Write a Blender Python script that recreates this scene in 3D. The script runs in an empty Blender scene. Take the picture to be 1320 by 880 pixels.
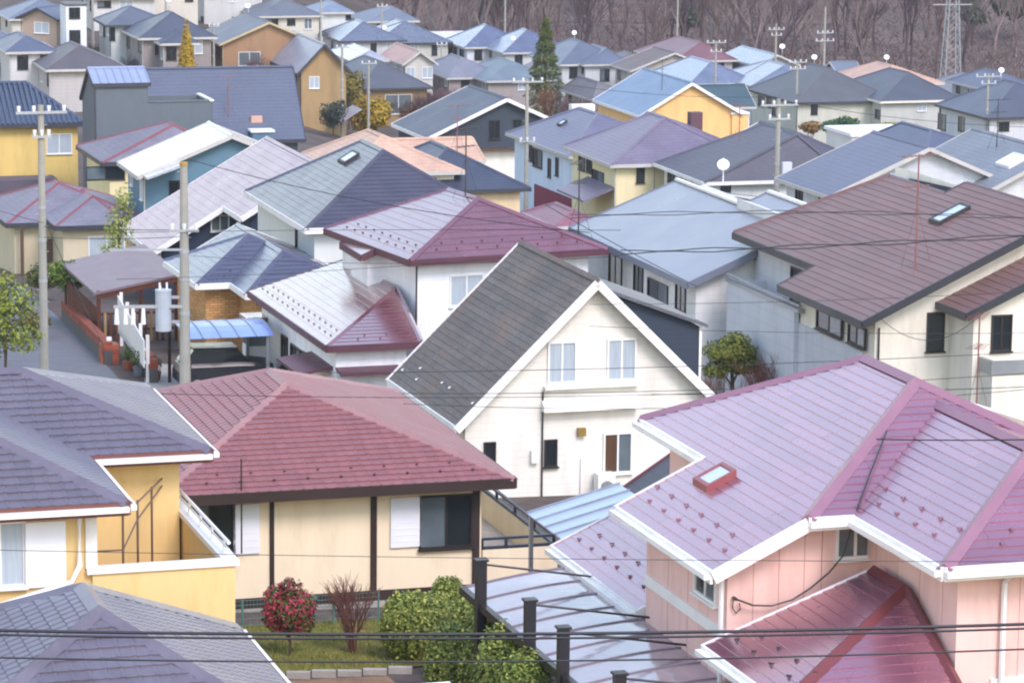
import bpy, math, random
from mathutils import Matrix, Vector
random.seed(7)
R = math.radians
sc = bpy.context.scene
# ------------------------------------------------------------------ camera, sky, sun, exposure
CAM_H = 18.7
cd = bpy.data.cameras.new('camera'); cam = bpy.data.objects.new('camera', cd)
sc.collection.objects.link(cam); sc.camera = cam
cd.sensor_width = 36.0; cd.lens = 36.0 * 4400 / 1320
cd.clip_start = 0.5; cd.clip_end = 4000
cam.matrix_world = Matrix.Translation((0, 0, CAM_H)) @ Matrix.Rotation(math.pi / 2 - math.atan(790 / 4400), 4, 'X') @ Matrix.Rotation(R(.6), 4, 'Z')
SUN_EL, SUN_AZ = R(45), R(150)          # azimuth clockwise from +Y (the view direction)
wd = bpy.data.worlds.new('World'); sc.world = wd; wd.use_nodes = True
nt = wd.node_tree; bg = nt.nodes['Background']
sky = nt.nodes.new('ShaderNodeTexSky'); sky.sky_type = 'NISHITA'; sky.sun_disc = False
sky.sun_elevation = SUN_EL; sky.sun_rotation = SUN_AZ
sky.air_density = 2.0; sky.dust_density = .5; sky.ozone_density = 1.0
nt.links.new(sky.outputs[0], bg.inputs[0]); bg.inputs[1].default_value = 0.15
sl = bpy.data.lights.new('sun', 'SUN'); sun = bpy.data.objects.new('sun', sl); sc.collection.objects.link(sun)
sl.energy = 1.1; sl.angle = R(20); sl.color = (1.0, .92, .88)
sd = Vector((math.sin(SUN_AZ) * math.cos(SUN_EL), math.cos(SUN_AZ) * math.cos(SUN_EL), math.sin(SUN_EL)))
sun.rotation_euler = sd.to_track_quat('Z', 'Y').to_euler()
vs = sc.view_settings
vs.view_transform = 'Standard'; vs.look = 'None'; vs.gamma = 1; vs.exposure = 1.18
try: vs.use_white_balance = True; vs.white_balance_temperature = 6500; vs.white_balance_tint = 22
except Exception: pass
try: vs.use_curve_mapping = False
except Exception: pass
sc.cycles.filter_width = 2.1
COL = sc.collection

# ------------------------------------------------------------------ helpers
def hexc(h):
    h = h.lstrip('#'); c = [int(h[i:i + 2], 16) / 255 for i in (0, 2, 4)]
    return tuple(x / 12.92 if x <= .04045 else ((x + .055) / 1.055) ** 2.4 for x in c)
MATS = {}
def mat(name, col, rough=.6, spec=.5, metal=0., var=.12, vscale=1.2, lines=0., ldepth=.4, grain=0., gscale=30., stain=None, objvar=0., trans=0., coat=0., vstretch=None, lcol=.0):
    """procedural surface: base colour with soft blotches, fine grain, level joint lines every `lines` metres of height"""
    if name in MATS: return MATS[name]
    m = bpy.data.materials.new(name); m.use_nodes = True; t = m.node_tree; N = t.nodes; Lk = t.links
    b = N['Principled BSDF']; b.inputs['Roughness'].default_value = rough; b.inputs['Metallic'].default_value = metal
    b.inputs['Specular IOR Level'].default_value = spec
    c = hexc(col) if isinstance(col, str) else col
    tc = N.new('ShaderNodeTexCoord'); co = tc.outputs['Object']
    if vstretch:
        mp = N.new('ShaderNodeMapping'); mp.inputs['Scale'].default_value = vstretch; Lk.new(co, mp.inputs[0]); co = mp.outputs[0]
    n1 = N.new('ShaderNodeTexNoise'); n1.inputs['Scale'].default_value = vscale; n1.inputs['Detail'].default_value = 6; n1.inputs['Roughness'].default_value = .65
    Lk.new(co, n1.inputs['Vector'])
    rp = N.new('ShaderNodeMapRange'); rp.inputs[1].default_value = .3; rp.inputs[2].default_value = .7
    rp.inputs[3].default_value = 1 - var; rp.inputs[4].default_value = 1 + var; Lk.new(n1.outputs[0], rp.inputs[0])
    val = rp.outputs[0]
    def mul(a, bsock):
        q = N.new('ShaderNodeMath'); q.operation = 'MULTIPLY'; Lk.new(a, q.inputs[0])
        if isinstance(bsock, float): q.inputs[1].default_value = bsock
        else: Lk.new(bsock, q.inputs[1])
        return q.outputs[0]
    if grain:
        n2 = N.new('ShaderNodeTexNoise'); n2.inputs['Scale'].default_value = gscale; n2.inputs['Detail'].default_value = 4; Lk.new(tc.outputs['Object'], n2.inputs['Vector'])
        r2 = N.new('ShaderNodeMapRange'); r2.inputs[1].default_value = .3; r2.inputs[2].default_value = .7; r2.inputs[3].default_value = 1 - grain; r2.inputs[4].default_value = 1 + grain
        Lk.new(n2.outputs[0], r2.inputs[0]); val = mul(val, r2.outputs[0])
    if objvar:
        oi = N.new('ShaderNodeObjectInfo'); r3 = N.new('ShaderNodeMapRange'); r3.inputs[3].default_value = 1 - objvar; r3.inputs[4].default_value = 1 + objvar
        Lk.new(oi.outputs['Random'], r3.inputs[0]); val = mul(val, r3.outputs[0])
    saw = None
    if lines:
        sx = N.new('ShaderNodeSeparateXYZ'); Lk.new(tc.outputs['Object'], sx.inputs[0])
        fr = N.new('ShaderNodeMath'); fr.operation = 'FRACT'
        dv = N.new('ShaderNodeMath'); dv.operation = 'DIVIDE'; dv.inputs[1].default_value = lines; Lk.new(sx.outputs[2], dv.inputs[0]); Lk.new(dv.outputs[0], fr.inputs[0])
        saw = fr.outputs[0]
        if lcol:      # dirt caught in the joint
            st = N.new('ShaderNodeMapRange'); st.inputs[1].default_value = 0; st.inputs[2].default_value = .16; st.inputs[3].default_value = 1 - lcol; st.inputs[4].default_value = 1; Lk.new(saw, st.inputs[0]); val = mul(val, st.outputs[0])
    hs = N.new('ShaderNodeMix'); hs.data_type = 'RGBA'; hs.blend_type = 'MULTIPLY'; hs.inputs[0].default_value = 1
    hs.inputs[6].default_value = (*c, 1); Lk.new(val, hs.inputs[7]); out = hs.outputs[2]
    if stain:
        scol, amt, ss = stain
        n3 = N.new('ShaderNodeTexNoise'); n3.inputs['Scale'].default_value = ss; n3.inputs['Detail'].default_value = 8; n3.inputs['Roughness'].default_value = .7; Lk.new(co, n3.inputs['Vector'])
        r4 = N.new('ShaderNodeMapRange'); r4.inputs[1].default_value = .48; r4.inputs[2].default_value = .7; r4.inputs[4].default_value = amt; Lk.new(n3.outputs[0], r4.inputs[0])
        mx = N.new('ShaderNodeMix'); mx.data_type = 'RGBA'; Lk.new(r4.outputs[0], mx.inputs[0]); Lk.new(out, mx.inputs[6]); mx.inputs[7].default_value = (*(hexc(scol) if isinstance(scol, str) else scol), 1); out = mx.outputs[2]
    Lk.new(out, b.inputs['Base Color'])
    h = None
    if saw is not None or grain:
        bp = N.new('ShaderNodeBump'); bp.inputs['Distance'].default_value = .02; bp.inputs['Strength'].default_value = ldepth
        if saw is not None and grain:
            ad = N.new('ShaderNodeMath'); ad.operation = 'MULTIPLY_ADD'; Lk.new(n2.outputs[0], ad.inputs[0]); ad.inputs[1].default_value = .5; Lk.new(saw, ad.inputs[2])
            iv = N.new('ShaderNodeMath'); iv.operation = 'MULTIPLY'; iv.inputs[1].default_value = -1; Lk.new(ad.outputs[0], iv.inputs[0]); h = iv.outputs[0]
        elif saw is not None:
            iv = N.new('ShaderNodeMath'); iv.operation = 'MULTIPLY'; iv.inputs[1].default_value = -1; Lk.new(saw, iv.inputs[0]); h = iv.outputs[0]
        else: h = n2.outputs[0]
        Lk.new(h, bp.inputs['Height']); Lk.new(bp.outputs[0], b.inputs['Normal'])
    rr = N.new('ShaderNodeMapRange'); rr.inputs[1].default_value = .3; rr.inputs[2].default_value = .7; rr.inputs[3].default_value = max(rough - .07, .02); rr.inputs[4].default_value = min(rough + .1, 1)
    Lk.new(n1.outputs[0], rr.inputs[0]); Lk.new(rr.outputs[0], b.inputs['Roughness'])
    if coat: b.inputs['Coat Weight'].default_value = coat; b.inputs['Coat IOR'].default_value = 1.6; b.inputs['Coat Roughness'].default_value = .16
    if trans: b.inputs['Transmission Weight'].default_value = trans
    MATS[name] = m
    return m

def obj(name, v, f, m, parent=None, mtx=None, smooth=False):
    me = bpy.data.meshes.new(name); me.from_pydata([tuple(p) for p in v], [], f)
    if m: me.materials.append(m)
    if smooth:
        for p in me.polygons: p.use_smooth = True
    o = bpy.data.objects.new(name, me); COL.objects.link(o)
    if parent: o.parent = parent
    if mtx is not None: o.matrix_basis = mtx
    return o
def inst(name, me, parent=None, mtx=None):
    o = bpy.data.objects.new(name, me); COL.objects.link(o)
    if parent: o.parent = parent
    if mtx is not None: o.matrix_basis = mtx
    return o
def empty(name, loc=(0, 0, 0), rz=0.):
    o = bpy.data.objects.new(name, None); COL.objects.link(o); o.location = loc; o.rotation_euler = (0, 0, rz); o.empty_display_size = .5
    return o
def tag(o, label=None, cat=None, group=None, kind=None):
    if label: o['label'] = label
    if cat: o['category'] = cat
    if group: o['group'] = group
    if kind: o['kind'] = kind
    return o
class MB:
    def __init__(s): s.v = []; s.f = []
    def add(s, v, f):
        k = len(s.v); s.v += [tuple(p) for p in v]; s.f += [tuple(i + k for i in q) for q in f]; return s
    def box(s, x0, y0, z0, x1, y1, z1):
        x0, x1 = min(x0, x1), max(x0, x1); y0, y1 = min(y0, y1), max(y0, y1); z0, z1 = min(z0, z1), max(z0, z1)
        return s.add([(x0, y0, z0), (x1, y0, z0), (x1, y1, z0), (x0, y1, z0), (x0, y0, z1), (x1, y0, z1), (x1, y1, z1), (x0, y1, z1)],
                     [(3, 2, 1, 0), (4, 5, 6, 7), (0, 1, 5, 4), (1, 2, 6, 5), (2, 3, 7, 6), (3, 0, 4, 7)])
    def tube(s, pts, r, n=6, r1=None, cap=True):
        pts = [Vector(p) for p in pts]; k = len(s.v); m = len(pts)
        for i, p in enumerate(pts):
            d = (pts[min(i + 1, m - 1)] - pts[max(i - 1, 0)]).normalized()
            a = d.cross(Vector((0, 0, 1)))
            if a.length < 1e-4: a = Vector((1, 0, 0))
            a.normalize(); c = d.cross(a)
            q = r if r1 is None else r + (r1 - r) * i / max(m - 1, 1)
            for j in range(n):
                t = 2 * math.pi * j / n; s.v.append(tuple(p + a * math.cos(t) * q + c * math.sin(t) * q))
        for i in range(m - 1):
            for j in range(n):
                s.f.append((k + i * n + j, k + i * n + (j + 1) % n, k + (i + 1) * n + (j + 1) % n, k + (i + 1) * n + j))
        if cap: s.f.append(tuple(k + j for j in range(n))[::-1]); s.f.append(tuple(k + (m - 1) * n + j for j in range(n)))
        return s
    def beam(s, p, q, w, h, up=(0, 0, 1)):
        """box bar from p to q, w wide, h high, centred"""
        p = Vector(p); q = Vector(q); d = (q - p).normalized(); a = d.cross(Vector(up))
        if a.length < 1e-4: a = Vector((1, 0, 0))
        a.normalize(); c = a.cross(d); a *= w / 2; c *= h / 2
        return s.add([p - a - c, p + a - c, p + a + c, p - a + c, q - a - c, q + a - c, q + a + c, q - a + c],
                     [(0, 1, 2, 3), (7, 6, 5, 4), (0, 4, 5, 1), (1, 5, 6, 2), (2, 6, 7, 3), (3, 7, 4, 0)])
    def slab(s, poly, off):
        n = len(poly); o = Vector(off)
        return s.add([Vector(p) for p in poly] + [Vector(p) + o for p in poly],
                     [tuple(range(n)), tuple(range(2 * n - 1, n - 1, -1))] + [(i, i + n, (i + 1) % n + n, (i + 1) % n) for i in range(n)])
    def build(s, name, m, parent=None, mtx=None, smooth=False): return obj(name, s.v, s.f, m, parent, mtx, smooth)
def ground(x, y):
    g = -.08 * (min(y, 300) - 67) - .03 * max(y - 300, 0)
    t = min(max((-x / max(y, 1) - .02) / .08, 0), 1); t = t * t * (3 - 2 * t)
    g += t * .045 * max(y - 170, 0)
    if y > 420: g += (y - 420) ** 1.0 * .10 * min(1, (y - 420) / 60)
    return g
WINS=[
 ('H1B', 'F', 1.98, 4.21, 2.76, 5.28, 'c'),
 ('H1B', 'F', 2.77, 4.13, 3.5, 5.28, 's'),
 ('H2', 'F', -3.27, 0.9, -2.24, 2.04, 'd'),
 ('H2', 'F', -2.24, 0.87, -1.65, 1.98, 's'),
 ('H2', 'F', 1.31, 0.81, 2.02, 1.94, 's'),
 ('H2', 'F', 2.02, 0.78, 3.15, 1.9, 'd'),
 ('H4', 'F', -1.24, 1.24, -0.52, 2.3, 'c'),
 ('H4', 'F', 0.46, 1.24, 1.2, 2.31, 'c'),
 ('H4', 'F', 0.39, -1.34, 1.13, -0.3, 'b'),
 ('H4', 'F', -1.32, -1.07, -1.02, -0.38, 'd'),
 ('H4', 'F', -3.04, -0.89, -2.77, -0.36, 'd'),
 ('H5', 'F', -1.96, -0.58, -0.8, 0.4, 'c'),
 ('H5B', 'L', 4.63, -3.2, 6.44, -2.67, 'g'),
 ('H5B', 'L', 1.37, -3.08, 2.16, -2.24, 'd'),
 ('H5B', 'L', -0.53, -2.9, 0.8, -2.33, 'd'),
 ('H5B', 'L', -1.84, -2.66, -0.86, -2.3, 'd'),
 ('H6', 'L', 1.62, -0.34, 2.95, 0.44, 'd'),
 ('H6', 'L', -0.65, -0.23, 0.22, 0.47, 'd'),
 ('H6', 'L', -3.24, -0.28, -1.28, 0.22, 'd'),
 ('H6', 'L', -5.02, -0.09, -4.13, 0.52, 'd'),
 ('H9', 'F', -3.96, -3.17, -3.23, -2.56, 'g'),
 ('H16', 'F', 2.26, -6.72, 3.7, -5.61, 'c'),
 ('H19', 'F', -1.07, -8.28, -0.41, -7.12, 'd'),
 ('H19', 'F', 0.61, -7.59, 1.11, -7.11, 'd'),
 ('H20', 'L', 0.22, -7.17, 1.85, -6.42, 'd'),
 ('H20', 'L', 2.13, -6.98, 2.59, -6.32, 'd'),
 ('H20', 'L', -1.38, -7.53, -0.92, -6.7, 'd'),
 ('H20', 'L', -2.79, -7.26, -2.33, -6.48, 'd'),
 ('H21A', 'L', 1.63, -5.56, 2.66, -5.03, 'd'),
 ('H21A', 'L', 0.34, -5.53, 1.22, -4.99, 'd'),
 ('H21A', 'L', -1.79, -6.04, 0.2, -5.56, 'd'),
 ('H21A', 'F', -2.58, -5.67, -2.16, -4.59, 'd'),
 ('H22A', 'F', -2.96, -5.2, -2.46, -4.25, 'd'),
 ('H22A', 'L', 1.86, -5.23, 2.92, -4.9, 'd'),
 ('H22A', 'L', -1.07, -5.05, 0.85, -4.88, 'd'),
 ('H13B', 'F', -0.07, -6.94, 1.62, -5.7, 'c'),
 ('H12', 'F', -4.57, -5.64, -2.53, -4.99, 'd'),
 ('FA1', 'F', -0.48, -8.74, 1.0, -7.83, 'c'),
 ('FA5', 'F', -2.68, -11.2, -0.77, -10.05, 'g'),
 ('FC8', 'F', -0.82, -16.8, 1.67, -15.07, 'g'),
 ('FA3', 'F', -2.82, -8.86, -2.35, -7.76, 'd'),
 ('FG1', 'L', 1.32, -15.84, 3.4, -14.84, 'd'),
 ('FG1', 'L', -0.46, -15.43, 0.3, -14.8, 'd'),
 ('FG1', 'L', -2.99, -15.79, -0.78, -14.82, 'd'),
 ('FG1', 'L', -5.26, -15.54, -4.35, -15.08, 'd'),
 ('FF3', 'F', -3.24, -15.36, -2.68, -14.36, 'd'),
 ('FF3', 'L', 2.67, -15.45, 4.13, -14.81, 'd'),
 ('FF3', 'L', 0.88, -15.33, 1.92, -14.72, 'd'),
 ('FF3', 'L', -0.75, -15.94, 0.47, -15.5, 'd'),
 ('FD1', 'L', 2.14, -17.41, 4.14, -16.89, 'd'),
 ('FD1', 'L', 0.18, -17.4, 1.17, -16.79, 'd'),
 ('FD1', 'L', -2.73, -17.21, -1.1, -16.76, 'd'),
 ('FE1B', 'F', -0.5, -17.29, 0.45, -16.14, 'd'),
 ('FC1', 'F', 1.23, -12.29, 1.74, -11.86, 'd'),
 ('FC1', 'L', 1.03, -13.33, 2.81, -12.97, 'd'),
 ('FH2', 'L', 3.95, -15.49, 5.54, -14.43, 'd'),
 ('FH2', 'L', 0.03, -15.17, 1.24, -14.23, 'd'),
 ('FH2', 'F', -3.61, -14.64, -2.72, -13.95, 'd'),
 ('FD2', 'L', 1.11, -17.04, 2.36, -16.64, 'd'),
 ('FE4', 'F', -2.21, -15.83, -1.4, -15.21, 'd'),
 ('H3A', 'F', -2.56, 5.22, -1.92, 5.74, 'g'),
]
BLK={
 'H1A':('b',-10.731,62.898,5.631,16.7,4.524,3.164,1.145,-0.543,3.164,3.062),
 'H1B':('b',-11.762,58.572,5.63,17.0,4.5,3.2,1.344,0.0,3.2,3.2),
 'H1C':('a',-6.78,51.108,3.672,16.81,4.122,3.507,1.717,0.345,3.513,3.28),
 'H2':('a',-5.223,77.708,2.348,16.55,5.208,4.009,1.516,-0.203,4.315,4.393),
 'H3A':('a',6.788,59.663,5.987,17.11,4.221,3.278,1.558,-0.036,3.184,3.02),
 'H3B':('a',8.462,56.728,5.982,16.9,4.6,3.216,1.247,-0.595,2.497,0.0),
 'H4':('a',1.263,94.447,0.203,17.18,3.516,3.95,3.854,0.0,-0.0,-0.0),
 'H5':('a',-1.729,118.12,1.126,24.49,3.917,3.696,1.589,-0.075,2.611,2.718),
 'H5B':('a',-6.189,115.044,-1.124,17.42,5.683,1.594,1.024,2.003,4.694,0.0),
 'H6':('a',7.625,116.917,1.01,16.71,6.264,3.917,1.645,-0.0,0.001,0.001),
 'H7':('a',13.493,106.1,1.88,17.06,7.266,5.746,2.648,-0.013,0.0,2.985),
 'H7B':('a',15.985,99.075,2.278,16.99,1.379,3.504,1.577,0.0,0.0,0.0),
 'H8':('a',-5.679,136.936,-0.392,16.7,5.542,4.097,2.449,0.027,4.093,3.675),
 'H9':('a',-10.405,152.921,-3.97,17.02,3.614,6.718,4.042,-0.0,0.001,0.001),
 'H10A':('a',-9.857,129.0,-1.77,17.93,2.912,2.943,1.343,-0.286,3.059,2.943),
 'H10B':('a',-9.028,128.647,-1.77,17.32,5.0,2.303,1.125,-0.368,2.485,0.0),
 'H11':('a',-14.648,169.144,-2.972,16.43,2.89,4.668,1.913,0.0,0.0,0.0),
 'H12':('a',-19.846,188.596,-4.691,17.53,3.886,3.814,1.586,0.806,3.234,3.212),
 'H13':('a',-22.613,169.598,-5.308,18.72,4.063,3.55,1.43,-0.276,3.647,3.55),
 'H13B':('a',-21.479,166.647,-5.06,16.93,4.135,1.78,0.854,0.782,4.13,1.78),
 'H15':('b',-18.668,213.593,-6.596,15.57,4.839,3.805,4.183,-0.0,0.004,0.002),
 'H16':('b',-31.138,206.315,-4.892,16.79,4.6,3.729,2.144,0.196,3.729,3.038),
 'H17A':('a',-6.983,179.084,-3.908,16.84,4.575,3.255,1.546,-0.334,3.253,3.035),
 'H17B':('b',-6.469,183.234,-4.217,16.7,4.516,2.05,1.049,-0.151,2.05,0.224),
 'H18':('a',-3.634,179.971,-4.836,16.97,4.927,3.234,1.768,-0.285,3.569,3.224),
 'H19':('a',-1.809,230.973,-8.115,17.67,4.323,5.584,2.532,0.0,0.0,0.0),
 'H20':('a',5.231,204.742,-5.811,18.37,5.957,4.09,1.917,-0.755,4.491,4.141),
 'H21A':('a',8.066,189.831,-4.62,16.54,4.419,4.217,2.132,0.027,3.55,3.173),
 'H21B':('a',9.326,190.867,-4.62,17.13,5.0,3.53,1.676,-0.232,3.7,0.0),
 'H22A':('a',12.712,182.027,-4.544,16.22,4.088,4.09,2.222,1.697,1.681,1.674),
 'H22B':('a',15.162,183.994,-4.54,17.05,5.0,3.928,1.891,-0.033,4.086,0.0),
 'H23':('a',19.018,166.963,-3.196,17.46,3.442,5.219,2.204,-0.0,-0.001,-0.001),
 'H24':('a',24.872,168.568,-3.324,17.1,5.001,4.531,2.188,-0.0,0.0,-0.0),
 'H25':('a',12.604,281.232,-11.935,16.72,6.126,4.465,2.579,0.001,-0.0,-0.0),
 'H25B':('b',16.759,303.692,-14.15,16.09,4.0,3.056,1.699,-0.0,0.0,-0.001),
 'FA1':('a',-42.272,308.937,-7.457,-25.29,1.864,2.269,0.994,-0.002,-0.001,0.0),
 'FA3':('a',-34.085,305.983,-7.507,16.2,3.549,3.151,1.383,-0.452,3.154,3.151),
 'FA4':('a',-30.51,299.955,-7.992,17.02,4.503,3.449,1.883,0.281,3.992,3.449),
 'FA4B':('a',-29.775,296.457,-8.252,17.0,3.502,1.759,0.829,0.352,1.962,0.0),
 'FA5':('a',-23.412,309.888,-9.246,16.06,5.264,4.527,1.921,0.0,0.0,0.0),
 'FA6':('a',-40.425,280.766,-7.525,16.96,4.508,2.194,1.065,-0.144,2.588,2.194),
 'FA7':('a',-35.377,275.799,-8.341,16.37,5.013,3.362,1.567,-0.173,2.911,2.778),
 'FC1':('a',-20.258,369.853,-11.516,17.11,3.4,2.023,0.964,0.286,2.224,2.023),
 'FC2':('a',-15.688,405.849,-15.353,17.06,4.525,3.244,1.422,0.844,2.94,3.244),
 'FC4':('a',-16.169,359.95,-13.467,16.83,4.952,3.593,1.681,-0.268,3.506,3.329),
 'FC5':('a',-12.43,384.446,-15.956,16.28,3.985,4.536,2.12,-0.01,4.624,4.536),
 'FC5B':('a',-13.543,392.953,-15.991,17.21,4.995,2.41,1.2,1.076,2.564,0.0),
 'FC6':('a',-18.266,301.386,-10.857,15.72,6.74,2.434,2.524,-0.0,-0.0,-0.0),
 'FC7':('a',-15.639,339.546,-13.524,15.04,5.22,2.016,0.832,0.392,1.451,1.4),
 'FC8':('a',-13.189,323.597,-14.391,17.17,7.048,3.657,2.114,-0.231,4.522,3.569),
 'FC9':('a',-10.878,347.183,-14.621,16.14,5.024,1.85,1.32,-0.0,-0.0,-0.0),
 'FC10':('b',-8.124,390.095,-16.931,18.4,4.996,3.475,1.414,0.0,-0.002,0.0),
 'FD1':('a',-2.824,383.158,-16.134,16.5,4.584,4.241,2.099,-0.546,4.049,3.653),
 'FD2':('a',1.438,378.021,-16.179,16.68,4.829,4.298,2.118,-0.383,4.044,3.699),
 'FD3':('a',-4.979,349.343,-16.117,16.66,4.876,3.422,1.737,-0.934,3.112,2.434),
 'FD4':('a',-1.067,346.932,-16.047,17.85,5.765,3.708,1.595,0.109,3.853,4.023),
 'FE1A':('a',7.006,360.442,-15.643,17.24,5.515,4.161,2.056,-0.61,4.104,3.65),
 'FE1B':('a',8.336,357.881,-15.562,17.12,4.0,2.557,1.377,1.066,3.058,0.0),
 'FE2':('a',15.293,349.592,-15.328,16.64,3.308,4.732,1.765,0.0,-0.0,-0.0),
 'FE3':('a',18.245,365.479,-15.586,17.6,6.328,3.587,1.722,0.407,2.68,2.648),
 'FE4':('a',18.644,335.087,-14.891,16.59,6.019,3.666,1.797,-0.325,3.327,2.939),
 'FE5':('a',8.624,325.042,-15.587,17.35,5.042,2.919,1.439,-1.508,2.65,1.753),
 'FF1':('a',25.924,361.797,-15.692,16.94,5.451,2.501,1.064,-0.0,-0.0,-0.0),
 'FF2':('a',24.041,334.502,-14.878,16.09,3.244,4.158,1.815,0.965,3.716,4.158),
 'FF2B':('a',24.941,330.517,-14.736,16.81,3.996,3.618,1.625,1.066,3.196,0.0),
 'FF3':('a',28.289,314.005,-14.256,16.78,6.185,5.028,2.645,-0.151,4.347,3.898),
 'FG0':('a',35.884,327.673,-14.075,17.33,5.26,3.583,1.446,-0.367,3.268,3.455),
 'FG1':('a',34.96,313.495,-14.043,17.57,6.217,4.142,2.151,0.459,4.217,3.969),
 'FG2':('b',32.482,337.73,-14.978,17.06,1.421,3.425,1.534,-0.0,0.0,0.0),
 'FG3':('a',29.433,240.396,-9.681,16.91,4.582,2.288,1.016,-0.983,2.237,1.891),
 'FH1':('a',46.483,329.257,-14.721,17.0,4.556,3.149,1.412,-0.511,3.12,2.898),
 'FH2':('a',43.338,295.747,-13.494,16.91,5.49,4.975,2.494,-0.203,4.641,4.259),
 'H3C':('a',4.411,62.093,3.312,17.01,2.509,2.995,1.348,0.0,0.0,0.0),
 'H3D':('a',5.095,52.608,4.044,17.52,1.728,1.473,1.093,1.483,2.186,0.015),
 'H5C':('a',-4.825,117.312,0.873,16.88,1.5,0.835,0.368,-0.0,0.0,0.0),
 'H14':('b',-23.179,197.508,-1.603,17.2,1.65,2.078,0.734,0.0,-0.001,-0.0),
 'H26':('a',2.509,166.829,-5.073,17.54,2.698,1.345,0.608,0.0,1.345,1.345),
}
# ------------------------------------------------------------------ houses: builder
def clip(poly, s0, s1, t0, t1):
    def cut(P, ax, val, keep_less):
        out = []
        for i in range(len(P)):
            a = P[i]; b = P[(i + 1) % len(P)]
            ia = (a[ax] <= val) if keep_less else (a[ax] >= val); ib = (b[ax] <= val) if keep_less else (b[ax] >= val)
            if ia: out.append(a)
            if ia != ib:
                k = (val - a[ax]) / (b[ax] - a[ax]); out.append((a[0] + (b[0] - a[0]) * k, a[1] + (b[1] - a[1]) * k))
        return out
    for ax, val, less in ((0, s0, False), (0, s1, True), (1, t0, False), (1, t1, True)):
        if len(poly) < 3: return []
        poly = cut(poly, ax, val, less)
    q = []
    for p in poly:
        if not q or abs(p[0] - q[-1][0]) + abs(p[1] - q[-1][1]) > 1e-4: q.append(p)
    if len(q) > 1 and abs(q[0][0] - q[-1][0]) + abs(q[0][1] - q[-1][1]) < 1e-4: q.pop()
    return q
def area(P): return .5 * sum(P[i][0] * P[(i + 1) % len(P)][1] - P[(i + 1) % len(P)][0] * P[i][1] for i in range(len(P)))
PROF = [(0, .004), (.055, .010), (.10, .007), (.62, .006), (.70, .009), (.82, .018), (.92, .018), (1.0, .007)]   # roll tile cross-section
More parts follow.
